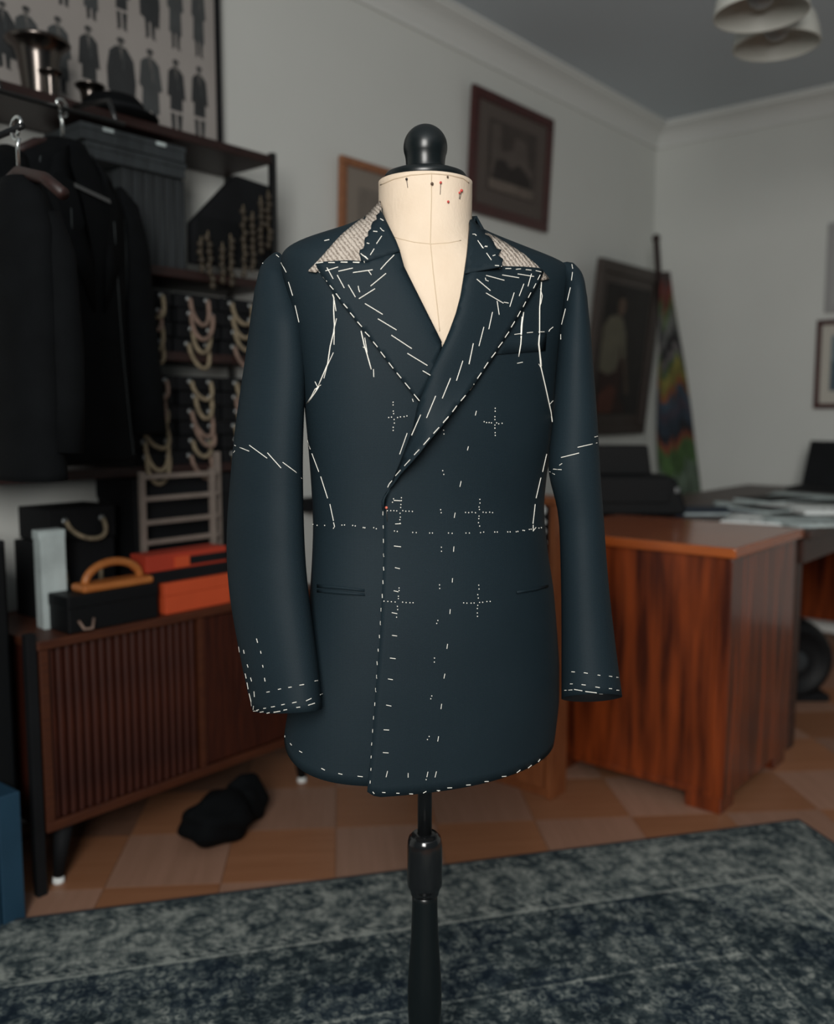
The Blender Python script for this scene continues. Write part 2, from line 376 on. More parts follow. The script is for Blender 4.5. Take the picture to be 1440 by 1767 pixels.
# ================================================================== dress form + jacket
DIST = 1.31
MX = (734-CX)/FPX*DIST
MLOC = F0*DIST + RT*MX
RZ = YAW - pi/2                                   # local x = right of the form as seen, local y = away, z = up
CL = Vector((-MX, -DIST, EYE))
cp_, sp_ = cos(PITCH), sin(PITCH)
def lray(px, py):
    yr = (py-CY)/FPX
    return Vector(((px-CX)/FPX, cp_ - sp_*yr, -sp_ - cp_*yr))
def lplane(px, py, yl):
    d = lray(px, py); return CL + d*((yl-CL.y)/d.y)
def lproj(p):
    q = Vector(p) - CL; w = q.y*cp_ - q.z*sp_; return (CX + FPX*q.x/w, CY - FPX*(q.y*sp_ + q.z*cp_)/w)
def zrow(py, yl=0.0): return lplane(734, py, yl).z

class Loft:
    """horizontal sections: half width w about centre c, depth bf towards the front, bb to the rear, exponent n, shear k"""
    def __init__(s, rows, k=0.10, smooth=5, nr=1.0):
        rows = sorted(rows)                       # z, c, w, bf, bb, n
        z = np.array([r[0] for r in rows]); s.z0, s.z1 = z[0], z[-1]; s.k = k; s.nr = nr
        s.zz = np.linspace(s.z0, s.z1, 260); s.t = []
        for i in range(1, 6):
            v = np.interp(s.zz, z, [r[i] for r in rows])
            if smooth:
                K = np.exp(-0.5*(np.arange(-3*smooth, 3*smooth+1)/smooth)**2); K /= K.sum(); n = 3*smooth
                pv = np.concatenate([2*v[0]-v[1:n+1][::-1], v, 2*v[-1]-v[-n-1:-1][::-1]])
                v = np.convolve(pv, K, 'valid')
            s.t.append(v)
    def at(s, th, z):
        c, w, bf, bb, n = [float(np.interp(z, s.zz, t)) for t in s.t]
        ct, st = cos(th), sin(th); e = 2.0/(n*(s.nr if ct > 0 else 1.0)) if s.nr == 1.0 else 2.0/(n*(1+(s.nr-1)*min(1.0, max(0.0, 0.5+ct*0.9))))
        x = w*math.copysign(abs(ct)**e, ct); y = (bf if st > 0 else bb)*math.copysign(abs(st)**e, st)
        return Vector((c+x, -y + s.k*x, z))
    def S(s, th, z, off=0.0):
        p = s.at(th, z)
        if off:
            du = s.at(th+0.01, z) - s.at(th-0.01, z); zl = min(max(z, s.z0+0.003), s.z1-0.003)
            dz = s.at(th, zl+0.003) - s.at(th, zl-0.003)
            n = dz.cross(du)
            if n.length > 1e-12:
                n.normalize()
                ax = Vector((float(np.interp(z, s.zz, s.t[0])), 0, z)); 
                if n.dot(p-ax) < 0: n = -n
                p = p + n*off
        return p

body_px = [ # py, xl, xr, front, rear, n
    (370, 652, 808, .070, .075, 2.0), (388, 622, 820, .078, .085, 2.0), (402, 596, 838, .086, .092, 2.0), (410, 570, 862, .090, .095, 2.0), (418, 543, 888, .094, .098, 2.05),
    (428, 517, 914, .097, .099, 2.1), (438, 497, 942, .099, .100, 2.1), (448, 488, 973, .102, .102, 2.15), (459, 485, 988, .105, .104, 2.2), (490, 490, 988, .110, .106, 2.2), (530, 501, 980, .116, .108, 2.2),
    (560, 507, 976, .119, .110, 2.2), (610, 516, 968, .122, .110, 2.2), (660, 523, 962, .123, .108, 2.2), (710, 528, 957, .121, .104, 2.2),
    (760, 533, 951, .117, .100, 2.25), (820, 538, 941, .112, .096, 2.25), (870, 541, 936, .109, .094, 2.3), (905, 542, 937, .108, .094, 2.3),
    (960, 540, 943, .110, .097, 2.35), (1020, 536, 952, .114, .102, 2.4), (1080, 528, 957, .118, .108, 2.4), (1150, 512, 962, .121, .114, 2.4),
    (1220, 496, 962, .123, .118, 2.4), (1280, 487, 955, .125, .120, 2.4), (1325, 486, 947, .126, .121, 2.4), (1385, 486, 940, .126, .121, 2.4)]
JK = 0.25
rows = []
for py, xl, xr, bf, bb, n in body_px:
    w0 = (xr-xl)/2/FPX*DIST; a, b_ = lplane(xl, py, -JK*w0*0.95), lplane(xr, py, JK*w0*0.95); zc0 = lplane(734, py, 0).z
    rows.append((zc0, (a.x+b_.x)/2, (b_.x-a.x)/2, bf, bb, n))
JL = Loft(rows, k=JK, smooth=2, nr=0.90)
ZTOP = JL.z1; HEM_U, HEM_O = 0.652, 0.641

def edge_fn(tab):
    ys = [t[0] for t in tab]; xs = [t[1] for t in tab]
    return lambda y: float(np.interp(y, ys, xs))
E_R = edge_fn([(300, 655), (366, 660), (383, 668), (430, 685), (460, 698), (520, 728), (590, 763), (640, 768), (700, 762), (1400, 755)])
E_L = edge_fn([(300, 818), (366, 815), (400, 811), (440, 807), (475, 802), (510, 796), (540, 788), (575, 775), (600, 764), (640, 743), (700, 721), (740, 713), (800, 690), (840, 673), (858, 665), (880, 663), (950, 663), (1100, 656), (1200, 648), (1300, 641), (1350, 635), (1400, 632)])
def th_edge(z, fn, off, side=1):
    lo, hi = radians(12), radians(168)
    for _ in range(26):
        m = (lo+hi)/2; q = lproj(JL.S(m, z, off))
        if q[0] > fn(q[1]): lo = m
        else: hi = m
    return (lo+hi)/2

def zspace(n):                                   # denser towards the shoulders
    zs = np.concatenate([np.linspace(0, 1, n)[:-1]*0.80, 0.80+0.20*np.linspace(0, 1, n)]); return zs

dform = thing('dress_form', "tailor's dress form with calico neck, black finial and turned black stand, on the rug", 'dress form', (MLOC[0], MLOC[1], 0.009), RZ)
jacket = thing('basted_jacket', 'navy double-breasted jacket at fitting stage with white basting stitches, worn by the dress form', 'jacket', (MLOC[0], MLOC[1], 0), RZ)

def panel(name, fn, th_side, off, hem, nz=46, nu=44, hrise=0.0):
    zs = zspace(nz); rows_ = []
    for q in zs:
        row = []
        hemq = hem; zt = hem + (ZTOP-hem)*q
        te = th_edge(zt, fn, off)
        for i in range(nu):
            u = i/(nu-1); th = te + (th_side-te)*u
            o_ = off*(1-u**6)*(1-0.5*max(0, (q-0.8)/0.2))
            z = zt + hrise*(u**2.2)*max(0, 1-q/0.35)**2
            if q < 0.2:                           # front corner of the skirt slightly rounded
                z += (1-q/0.2)*0.008*max(0, 1-u/0.05)**2
            p = JL.S(th, z, o_); row.append(p)
        rows_.append(row)
    b = B(); b.grid(rows_)
    return b.build(name, M_suit, jacket, smooth=True, solid=0.0025)
panel('right_front', E_R, pi, 0.0, HEM_U, hrise=0.060)
panel('left_front', E_L, 0.0, 0.006, HEM_O, hrise=0.018)
zs = zspace(40); b = B()
b.grid([[JL.S(pi + pi*i/40.0, HEM_U + (ZTOP-HEM_U)*q + (0.060-0.042*i/40.0)*max(0, 1-q/0.35)**2) for i in range(41)] for q in zs]); b.build('back_panel', M_suit, jacket, smooth=True, solid=0.0025)

# reference surface for laying pieces and stitches on
def loft_bvh(off=0.0, nth=160, nz=200):
    vs = []; fs = []
    for i in range(nz):
        z = JL.z0 + (JL.z1-JL.z0)*i/(nz-1)
        for j in range(nth): vs.append(JL.S(2*pi*j/nth, z, off))
    for i in range(nz-1):
        for j in range(nth):
            k = (j+1) % nth; fs.append((i*nth+j, i*nth+k, (i+1)*nth+k, (i+1)*nth+j))
    return BVHTree.FromPolygons(vs, fs)
JB = loft_bvh(); JB2 = loft_bvh(0.0065)
def pdist(p, poly):
    best = 1e9
    for i in range(len(poly)-1):
        a, c = Vector(poly[i]), Vector(poly[i+1]); d = c-a; t = max(0, min(1, (p-a).dot(d)/max(d.length_squared, 1e-9)))
        best = min(best, (p-(a+d*t)).length)
    return best
def patch(name, poly, lift, mm, plane=None, res=9.0, thick=0.0025, bvh=None, parent=None):
    """a cloth piece cut to an outline and laid over the body form, 'lift' metres proud of it"""
    pts = []
    n = len(poly)
    for i in range(n):
        a, c = Vector(poly[i]), Vector(poly[(i+1) % n]); m = max(1, int((c-a).length/res))
        pts += [a + (c-a)*k/m for k in range(m)]
    ne = len(pts)
    xs = [p.x for p in pts]; ys = [p.y for p in pts]
    def inside(q):
        r = False
        for i in range(ne):
            a, c = pts[i], pts[(i+1) % ne]
            if (a.y > q.y) != (c.y > q.y) and q.x < (c.x-a.x)*(q.y-a.y)/(c.y-a.y)+a.x: r = not r
        return r
    y = min(ys)+res/2; odd = 0
    closed = pts+[pts[0]]
    while y < max(ys):
        x = min(xs) + (res/2 if odd else 0)
        while x < max(xs):
            q = Vector((x, y))
            if inside(q) and pdist(q, closed) > res*0.45: pts.append(q)
            x += res
        y += res*0.87; odd ^= 1
    vo, eo, fo, *_ = delaunay_2d_cdt(pts, [], [list(range(ne))], 1, 1e-6)
    if plane:
        A = np.array([[1, p[0], p[1]] for p in plane]); c3 = np.linalg.solve(A, np.array([p[2] for p in plane]))
    vs = []
    for q in vo:
        d = lray(q.x, q.y); hit = (bvh or JB).ray_cast(CL, d.normalized())
        yl = None
        if hit[0] is not None: yl = hit[0].y - lift(q)
        if plane:
            yp = float(c3 @ [1, q.x, q.y]); yl = yp if yl is None else min(yl, yp)
        if yl is None: yl = -0.03
        vs.append(CL + d*((yl-CL.y)/d.y))
    fs = []
    for f in fo:
        f = list(f); nrm = (vs[f[1]]-vs[f[0]]).cross(vs[f[2]]-vs[f[0]])
        if nrm.y > 0: f.reverse()
        fs.append(f)
    b = B(); b.add(vs, fs)
    return b.build(name, mm, parent or jacket, smooth=True, solid=thick, recalc=False)

# --- lapels
foldR = [(668, 383), (685, 430), (698, 460), (728, 520), (763, 590)]
lapR = [(690, 431), (698, 460), (728, 520), (763, 590), (752, 640), (738, 668), (722, 692), (700, 664), (672, 627), (640, 586), (610, 548), (580, 511), (560, 481), (547, 462), (545, 455), (550, 452), (575, 450), (605, 449), (632, 451), (634, 450), (660, 441)]
def liftR(q):
    d = pdist(q, foldR); return 0.0045 + 0.007*(1-math.exp(-d/14))*math.exp(-d/60) + 0.002
patch('right_lapel', lapR, liftR, M_suit)
foldL = [(813, 380), (808, 430), (802, 475), (788, 540), (765, 598), (743, 640), (721, 700), (713, 740), (690, 800), (673, 840), (663, 872)]
outL = [(939, 470), (930, 490), (905, 530), (874, 581), (850, 620), (820, 662), (790, 700), (765, 733), (735, 768), (710, 797), (690, 818), (676, 838), (667, 858), (663, 878)]
lapL = [(803, 470), (800, 486), (796, 510), (788, 540), (776, 572), (764, 599), (743, 640), (721, 700), (713, 740), (690, 800), (673, 840), (661, 866), (661, 880)] + outL[::-1][:] + [(937, 465), (930, 462), (905, 460), (868, 459), (866, 459), (840, 462)]
def liftL(q):
    d = pdist(q, foldL); e = pdist(q, outL)
    t = max(0, min(1, (q.y-640)/110)) * max(0, min(1, (885-q.y)/40))
    return 0.0085 + 0.010*(1-math.exp(-d/12))*math.exp(-d/55) + 0.019*t*math.exp(-e/40)*min(1, d/25)
patch('left_lapel', lapL, liftL, M_suit, bvh=JB2)
# --- collar: dark cloth fall with raw edge, wool undercollar leaf below it
def ragged(pts, amp, step=7):
    out = []
    for i in range(len(pts)-1):
        a, c = Vector(pts[i]), Vector(pts[i+1]); m = max(1, int((c-a).length/step)); nn = Vector((-(c-a).y, (c-a).x)).normalized()
        for k in range(m):
            p = a+(c-a)*k/m; out.append(tuple(p + nn*random.uniform(-amp, amp)))
    return out+[pts[-1]]
rawL = ragged([(655, 361), (648, 377), (640, 388), (633, 405), (626, 416), (627, 428), (618, 438), (623, 450)], 3.4, 5)
colL = rawL + [(632, 452), (660, 443), (691, 433), (684, 415), (668, 383), (660, 368)]
patch('collar_fall', colL, lambda q: 0.011, M_suit, plane=[(655, 360, -0.062), (690, 432, -0.118), (622, 450, -0.112)])
tanL = [(656, 346), (645, 358), (630, 372), (612, 386), (592, 402), (575, 420), (555, 443), (536, 463), (531, 468), (545, 470), (556, 462), (600, 460), (636, 455), (640, 430), (646, 395), (660, 372)]
tag(patch('undercollar', tanL, lambda q: 0.0058, M_felt, plane=[(655, 347, -0.040), (535, 465, -0.075), (640, 452, -0.103)]), label='ribbed greige melton undercollar')
rawR = ragged([(813, 377), (824, 386), (836, 398), (846, 412), (854, 424), (864, 430), (861, 440), (868, 447), (867, 459)], 3.2, 5)
colR = rawR + [(840, 464), (803, 471), (807, 440), (811, 400), (812, 384)]
patch('collar_fall', colR, lambda q: 0.0085, M_suit, bvh=JB2, plane=[(812, 380, -0.052), (803, 470, -0.118), (866, 459, -0.107)])
tanR = [(842, 402), (856, 408), (880, 422), (905, 438), (926, 456), (940, 470), (949, 481), (936, 484), (928, 470), (868, 466), (850, 452), (838, 425), (834, 402)]
tag(patch('undercollar', tanR, lambda q: 0.0032, M_felt, bvh=JB2, plane=[(842, 402, -0.046), (945, 480, -0.040), (860, 455, -0.080)]), label='ribbed greige melton undercollar')
b = B(); ra = []; 
zc = zrow(352); 
for rr, dz in ((0.0675, -0.035), (0.069, -0.006), (0.073, -0.002), (0.085, -0.022), (0.100, -0.050)):
    ra.append([Vector((rr*1.03*cos(t), 0.006+0.98*rr*sin(t), zc+dz - 0.012*(1-sin(t)))) for t in np.linspace(0.22, pi-0.22, 28)])
b.grid(ra); b.build('back_collar', M_suit, jacket, smooth=True, solid=0.003)

# --- sleeves
def sleeve(name, rows_px, yc_t, tiltx, tilty, shear, nseg=28):
    pys = [r[0] for r in rows_px]; ring = []
    dense = list(np.concatenate([np.linspace(pys[0], pys[0]+60, 12)[:-1], np.linspace(pys[0]+60, pys[-1], 46)]))
    fl_ = np.interp(dense, pys, [r[1] for r in rows_px]); fr_ = np.interp(dense, pys, [r[2] for r in rows_px])
    def sm(v):
        p = np.concatenate([2*v[0]-v[1:4][::-1], v, 2*v[-1]-v[-4:-1][::-1]]); return np.convolve(p, np.array([1, 3, 5, 6, 5, 3, 1])/24.0, 'valid')
    h0, h1 = fl_[:3].copy(), fr_[:3].copy(); fl_, fr_ = sm(fl_), sm(fr_)
    for i, py in enumerate(dense):
        yc = float(np.interp(py, [t[0] for t in yc_t], [t[1] for t in yc_t]))
        shr = shear*min(1, (py-pys[0]+4)/120.0); w0 = (fr_[i]-fl_[i])/2/FPX*DIST
        a, c = lplane(fl_[i], py, yc-shr*w0*0.9), lplane(fr_[i], py, yc+shr*w0*0.9)
        cx, w, z = (a.x+c.x)/2, (c.x-a.x)/2, lplane((fl_[i]+fr_[i])/2, py, yc).z
        ry = 0.55*w + 0.022*min(1, (py-pys[0]+4)/40.0)
        tt = max(0.0, (py-pys[-1]+260)/260.0)**2
        ring.append([Vector((cx+w*cos(t), yc-ry*sin(t)+shr*w*cos(t), z + tiltx*tt*cos(t)*w - tilty*tt*(-sin(t))*ry)) for t in np.linspace(0, 2*pi, nseg, endpoint=False)])
    b = B(); b.grid(ring, closed=True)
    n0 = len(b.v); b.v.append(tuple(sum(ring[0], Vector())/nseg + Vector((0, 0, 0.002))))
    for k in range(nseg): b.f.append([n0, (k+1) % nseg, k]); b.mi.append(0)
    o = b.build(name, [M_suit, M_suit_in], jacket, smooth=True, solid=0.003); o.modifiers['thick'].material_offset = 1; return o
slL = [(437, 472, 484), (442, 462, 490), (450, 455, 496), (462, 449, 501), (480, 445, 506), (520, 437, 516), (560, 431, 523), (600, 426, 527), (650, 419, 529), (700, 411, 526), (750, 405, 524), (800, 400, 523),
       (850, 396, 524), (900, 392, 525), (950, 391, 527), (1000, 393, 531), (1050, 399, 537), (1100, 408, 544), (1150, 418, 550), (1190, 427, 554), (1224, 436, 556)]
slR = [(454, 968, 990), (458, 967, 997), (466, 971, 1003), (482, 976, 1008), (520, 975, 1013), (560, 969, 1018), (600, 964, 1021), (650, 960, 1025), (700, 956, 1029), (750, 953, 1032), (800, 944, 1035),
       (825, 946, 1036), (850, 956, 1038), (872, 964, 1040), (900, 966, 1042), (950, 968, 1045), (1000, 969, 1049), (1050, 970, 1054), (1100, 970, 1060), (1150, 970, 1066), (1204, 970, 1073)]
sleeve('right_sleeve', slL, [(437, -0.012), (480, -0.03), (560, -0.052), (700, -0.055), (850, -0.055), (950, -0.065), (1050, -0.09), (1224, -0.125)], 0.20, 0.22, -0.55)
sleeve('left_sleeve', slR, [(454, 0.02), (500, -0.01), (600, -0.03), (750, -0.03), (900, -0.03), (1050, -0.04), (1204, -0.055)], -0.02, 0.44, 0.10)

# --- pocket jets and welt, laid on as thin strips
def strip(name, poly, lift=0.0022, thick=0.0015, bvh=None): return patch(name, poly, lambda q: lift, M_suit, res=14, thick=thick, bvh=bvh)
strip('pocket_jet', [(547, 1008), (590, 1012), (629, 1017), (629, 1021), (590, 1017), (547, 1014)])
strip('pocket_jet', [(547, 1017), (590, 1020), (629, 1024), (630, 1028), (590, 1026), (547, 1022)])
strip('pocket_jet', [(893, 1020), (925, 1015), (947, 1009), (947, 1013), (925, 1019), (893, 1024)], lift=0.003, bvh=JB2)
strip('breast_welt', [(868, 581), (905, 577), (944, 574), (942, 605), (900, 608), (852, 612), (853, 606)], lift=0.0024, thick=0.0012, bvh=JB2)

# --- dress form body
cal = []
for py, wpx, bfd, bbk, n in [(316, 78.5, .0655, .0655, 2.0), (345, 78.5, .0655, .0655, 2.0), (385, 78, .066, .066, 2.0), (400, 79, .068, .068, 2.0), (420, 88, .076, .070, 2.0), (440, 104, .083, .076, 2.1),
                         (470, 145, .093, .085, 2.1), (520, 165, .100, .09, 2.05), (600, 160, .106, .09, 2.0), (700, 150, .088, .08, 2.0), (905, 150, .070, .07, 2.0), (1100, 155, .075, .075, 2.0), (1280, 155, .075, .075, 2.0)]:
    p = lplane(734, py, 0); cal.append((p.z, 0.0, wpx/FPX*DIST, bfd, bbk, n))
CLF = Loft(cal, k=0.0, smooth=2)
b = B(); zt = CLF.z1; zz = np.concatenate([np.linspace(CLF.z0, 1.30, 24)[:-1], np.linspace(1.30, zt, 34)])
rw = [[CLF.S(2*pi*i/56, z) + Vector((0, 0, -0.009)) for i in range(56)] for z in zz]
b.grid(rw, closed=True); nb = len(rw)
b.f.append(list(range(56))[::-1]); b.mi.append(0); b.f.append([ (nb-1)*56+i for i in range(56)]); b.mi.append(0)
torso = b.build('torso', M_calico, dform, smooth=True)
torso['label'] = 'calico covered neck and chest'
CALB = BVHTree.FromPolygons([tuple(v) for v in b.v], b.f)
def on_calico(px, py, lift=0.0):
    d = lray(px, py).normalized(); h = CALB.ray_cast(CL - Vector((0, 0, 0.009)), d)
    return None if h[0] is None else h[0] - d*lift
def cal_line(name, pts, r, mm, parent=dform):
    q = []
    for i in range(len(pts)-1):
        a, c = Vector(pts[i]), Vector(pts[i+1])
        for k in range(6):
            w = a+(c-a)*k/6; h = on_calico(w.x, w.y, 0.0)
            if h: q.append(h)
    return B().tube(q, r, 6).build(name, mm, parent, smooth=True)
cal_line('centre_seam', [(745, 300), (745, 340), (744, 380), (743, 418), (748, 470), (755, 530), (760, 580)], 0.0007, M_seam)
cal_line('neck_seam', [(668, 405), (690, 412), (715, 418), (744, 421), (775, 419), (800, 414)], 0.0007, M_seam)
cal_line('rim_tape', [(657, 319), (680, 309), (710, 302), (745, 299.5), (775, 302), (800, 308), (811, 317)], 0.0009, M_seam)
# neck cap and finial, one turned piece; stand below
def zc_(py): return zrow(py, 0.0)-0.009
zb = zrow(312, 0)-0.009
cap = [(0.0560, zb-0.004), (0.0575, zb), (0.0578, zb+0.004), (0.0550, zb+0.008), (0.046, zb+0.0115), (0.036, zb+0.0138), (0.0295, zb+0.0148), (0.0280, zb+0.0150)]
B().lathe(cap, 48).build('neck_cap', M_black_lac, dform, smooth=True)
z0 = zb+0.0135; zt_ = zrow(215, 0)-0.009
zcn = zt_-0.0308
kn = [(0.0280, z0), (0.0274, z0+0.003), (0.0272, z0+0.008), (0.0275, z0+0.0135)]
for a in np.linspace(-22, 90, 22): kn.append((max(0.0306*cos(radians(a)), 1e-4), zcn+0.0308*sin(radians(a))))
B().lathe(kn, 48).build('finial', M_black_lac, dform, smooth=True)
B().lathe([(0.0108, 0.50), (0.0108, 0.72)], 24).build('pole', M_black_met, dform, smooth=True)
def zp(py, yl=0.0): return zrow(py, yl)-0.009
fit = [(0.0112, zp(1437)), (0.019, zp(1437)-0.001), (0.0240, zp(1444)), (0.0258, zp(1452)), (0.0264, zp(1462)), (0.0266, zp(1520)), (0.0262, zp(1526)), (0.0240, zp(1530)), (0.0222, zp(1536)), (0.0212, zp(1541)), (0.018, zp(1543))]
B().lathe(fit, 40).build('height_collar', mat('glossy_black_metal', (0.008, 0.009, 0.010), 0.16, spec=0.8), dform, smooth=True)
stem = [(0.0192, zp(1538)), (0.0192, zp(1550)), (0.0198, zp(1580)), (0.0212, zp(1620)), (0.0235, zp(1655)), (0.0255, zp(1690)), (0.0262, zp(1712)), (0.0258, zp(1740)), (0.0245, zp(1767)), (0.021, zp(1810)), (0.018, 0.19), (0.019, 0.15), (0.027, 0.12), (0.030, 0.10), (0.028, 0.075), (0.060, 0.055)]
B().lathe(stem, 40).build('stem', M_black_lac, dform, smooth=True)
B().lathe([(0.20, 0.0), (0.205, 0.012), (0.19, 0.03), (0.12, 0.042), (0.055, 0.062)], 48).build('base', M_black_lac, dform, smooth=True)

# --- basting stitches: short thread tubes laid where they pierce the cloth
bpy.context.view_layer.update()
dg = bpy.context.evaluated_depsgraph_get()
vs = []; fs = []
for o in jacket.children:
    ev = o.evaluated_get(dg); me = ev.to_mesh(); n = len(vs)
    vs += [v.co.copy() for v in me.vertices]; fs += [[i+n for i in p.vertices] for p in me.polygons]; ev.to_mesh_clear()
SB = BVHTree.FromPolygons(vs, fs)
def surf(px, py, lift):
    for dx, dy in ((0, 0), (2, 0), (-2, 0), (0, -2), (4, 0), (-4, 0), (0, -5), (0, -9)):
        d = lray(px+dx, py+dy).normalized(); h = SB.ray_cast(CL, d)
        if h[0] is not None: return h[0] - d*lift
    return None
def thread_tube(pts, r=0.00068, lift=0.0006, step=9.0):
    q = []
    for i in range(len(pts)-1):
        a, c = Vector(pts[i]), Vector(pts[i+1]); m = max(1, int((c-a).length/step))
        for k in range(m+1 if i == len(pts)-2 else m):
            w = a+(c-a)*k/m; h = surf(w.x, w.y, lift)
            if h: q.append(h)
    if len(q) < 2: return None
    # drop points that jump to another layer
    q2 = [q[0]]
    for p in q[1:]:
        if abs(p.y-q2[-1].y) < 0.03: q2.append(p)
    return q2 if len(q2) > 1 else None
NST = 0
def st(ox, oy, s, segs):
    global NST
    for sg in segs:
        pts = [(ox+sg[i]*s, oy+sg[i+1]*s) for i in range(0, len(sg), 2)]
        L_ = sum((Vector(pts[i+1])-Vector(pts[i])).length for i in range(len(pts)-1))
        q = thread_tube(pts)
        if not q: continue
        B().tube(q, 0.00056 if L_ > 11 else 0.00052, 5).build('basting_stitch', M_thread, jacket, recalc=False); NST += 1
S1 = 240/1325; S3 = 260/1436; S4 = 260/1440; S6 = 260/1351; S7 = 260/1436; S8 = 350/1438
st(380, 420, S1, [(535,108,560,130), (582,185,630,275), (652,368,692,498), (715,592,752,752), (908,192,945,184,982,180), (1032,182,1093,183), (1150,178,1215,181), (1266,180,1325,184),
  (918,236,952,280), (982,320,1018,362), (1046,400,1080,440), (1105,478,1144,530), (1176,575,1214,618), (1240,660,1278,704), (1310,748,1332,770),
  (1005,262,1125,225), (1018,230,1078,338), (1128,266,1265,235), (1117,302,1184,425), (1222,395,1290,512),
  (1085,520,1105,645), (1110,714,1090,800,1086,965), (1080,1040,1020,1170,990,1285), (905,1318,930,1368,960,1350)])
st(580, 440, S1, [(45,68,110,68), (162,69,225,70), (268,58,272,74), (250,0,285,18,305,42), (162,168,350,141), (308,147,338,190), (425,138,480,75,555,0), (330,297,478,175), (220,417,372,322), (212,295,218,330,228,355), (72,467,110,508), (136,550,175,597), (205,636,247,684), (277,733,321,778), (355,826,396,877), (426,922,469,978), (503,1024,546,1081), (580,1122,622,1173), (658,1217,706,1276), (745,1328,796,1390), (728,1370,738,1398),
  (277,463,446,566), (400,608,578,715), (528,764,723,892), (681,937,872,1053), (828,1103,900,1146), (275,788,298,930), (258,876,290,890), (358,1088,361,1162),
  (1210,28,1245,30,1275,42), (1310,842,1270,1040), (1210,1008,1149,1198), (1093,1174,1014,1367), (951,1343,864,1552), (808,1522,722,1718)])
st(800, 420, S3, [(12,208,60,215,110,255,165,313), (158,0,192,47), (222,93,268,158), (205,32,228,26), (280,118,305,110), (302,210,340,213), (345,240,365,218), (403,240,455,240), (503,247,548,243), (597,250,648,255), (692,260,742,272),
  (372,301,530,328), (520,291,672,316), (218,305,390,352), (210,328,215,350,240,360), (128,340,258,450), (217,473,382,570), (387,561,430,569), (322,549,342,680), (650,290,616,410), (577,386,533,502), (485,470,443,604), (278,655,243,818), (196,797,149,979), (96,953,54,1150),
  (733,300,709,347), (692,383,669,428), (644,469,619,518), (595,556,570,606), (545,646,516,700), (490,744,456,800), (435,842,397,898), (373,940,333,993), (308,1038,268,1089), (236,1133,197,1192), (171,1234,133,1289), (101,1342,62,1399), (20,1448,0,1475),
  (735,430,753,500,740,570,728,600), (720,1150,742,1190), (560,700,550,800,548,900), (822,1535,855,1500), (488,868,548,860), (608,852,662,847), (720,843,772,843), (815,840,825,822,855,798), (515,1143,566,1132),
  (1035,200,1043,240), (1041,275,1031,352), (1021,420,992,544), (974,622,937,772), (929,868,929,915), (125,1596,114,1640)])
st(580, 440, S1, [(1235,1337,1190,1391), (1152,1437,1110,1495), (1073,1538,1022,1599), (983,1643,930,1701)])
st(380, 720, S4, [(138,268,276,324), (280,268,450,392), (453,340,520,415,583,485), (598,430,720,520,780,585), (105,340,140,322), (838,222,863,305), (878,347,944,522), (962,567,1028,775), (1050,830,1084,990), (1085,1005,1095,1045,1082,1065)])
st(620, 720, S4, [(578,0,502,172), (460,152,388,354), (851,0,803,52), (765,97,711,156), (675,196,616,264), (575,309,527,360), (488,405,434,464), (396,505,348,559), (315,606,290,635,273,670), (1046,278,1036,316), (976,610,964,665), (919,912,910,961), (907,1235,903,1285),
  (228,900,228,937), (230,1033,232,1063), (232,1163,233,1200), (234,1305,236,1332), (233,1430,236,1465), (332,795,398,798), (345,1020,400,1017), (333,1230,400,1238), (343,1437,390,1448)])
st(800, 720, S6, [(1025,270,1200,230), (877,361,1038,321), (862,430,885,415), (807,465,880,470), (775,487,818,512), (1180,177,1205,170), (748,330,711,490), (696,542,653,726), (645,780,625,955), (627,965,627,1020,652,988)])
st(390, 1060, S7, [(292,232,303,272), (330,350,336,375), (350,484,355,507), (368,606,374,640), (168,340,175,375), (203,478,212,507), (235,603,246,640), (268,735,272,787), (264,876,260,910), (122,310,129,360), (184,565,195,612), (202,650,213,714), (222,755,240,830,244,872),
  (388,743,415,738), (498,716,525,711), (596,698,628,693), (702,676,745,669), (848,636,876,631), (293,914,312,910), (358,898,380,895), (432,884,466,879), (530,864,560,857), (632,845,674,836), (765,825,815,802), (900,767,923,757),
  (262,974,300,970), (325,962,356,956), (390,944,415,938), (457,934,517,924), (550,914,583,908), (672,889,708,884), (785,867,848,847), (896,826,915,824), (552,1155,562,1172), (613,1230,627,1248), (700,1303,727,1318), (910,1468,944,1486), (1072,1517,1111,1526), (1256,1543,1305,1549),
  (1421,840,1419,872), (1410,970,1407,1002), (1400,1095,1399,1128), (1392,1222,1389,1250), (1386,1348,1384,1372), (1384,1465,1382,1490), (1377,1585,1375,1612), (1400,1693,1415,1710)])
st(610, 960, S8, [(210,170,211,196), (205,267,206,295), (197,366,197,391), (192,460,193,487), (185,557,186,580), (176,655,177,675), (168,745,170,770), (165,842,166,865), (158,935,160,960), (287,244,320,252), (273,399,312,407), (275,560,310,565), (260,721,300,726), (246,869,280,875), (233,1054,270,1062), (215,1230,254,1232), (210,1391,250,1394),
  (704,155,702,185), (688,375,685,408), (669,621,664,655), (650,832,643,866), (627,1046,622,1082), (605,1276,599,1312), (243,1523,233,1565), (389,1537,389,1568), (530,1527,522,1565), (590,1525,580,1567),
  (205,1674,228,1675), (305,1679,327,1680), (397,1684,423,1685), (496,1687,518,1687), (593,1681,615,1682), (667,1642,700,1641), (801,1622,832,1620), (932,1597,960,1596), (1055,1582,1085,1580), (1160,1555,1185,1552), (1240,1522,1265,1518), (1312,1478,1325,1476)])
SI = 480/1440
st(500, 200, SI, [(470,532,486,542), (470,580,480,592,490,597), (433,597,455,599), (477,622,450,662), (400,658,413,661), (438,688,418,720), (368,712,405,742), (948,612,960,612,968,620), (975,645,1000,683), (1012,673,1024,678), (180,646,206,640)])
SR = 500/1262
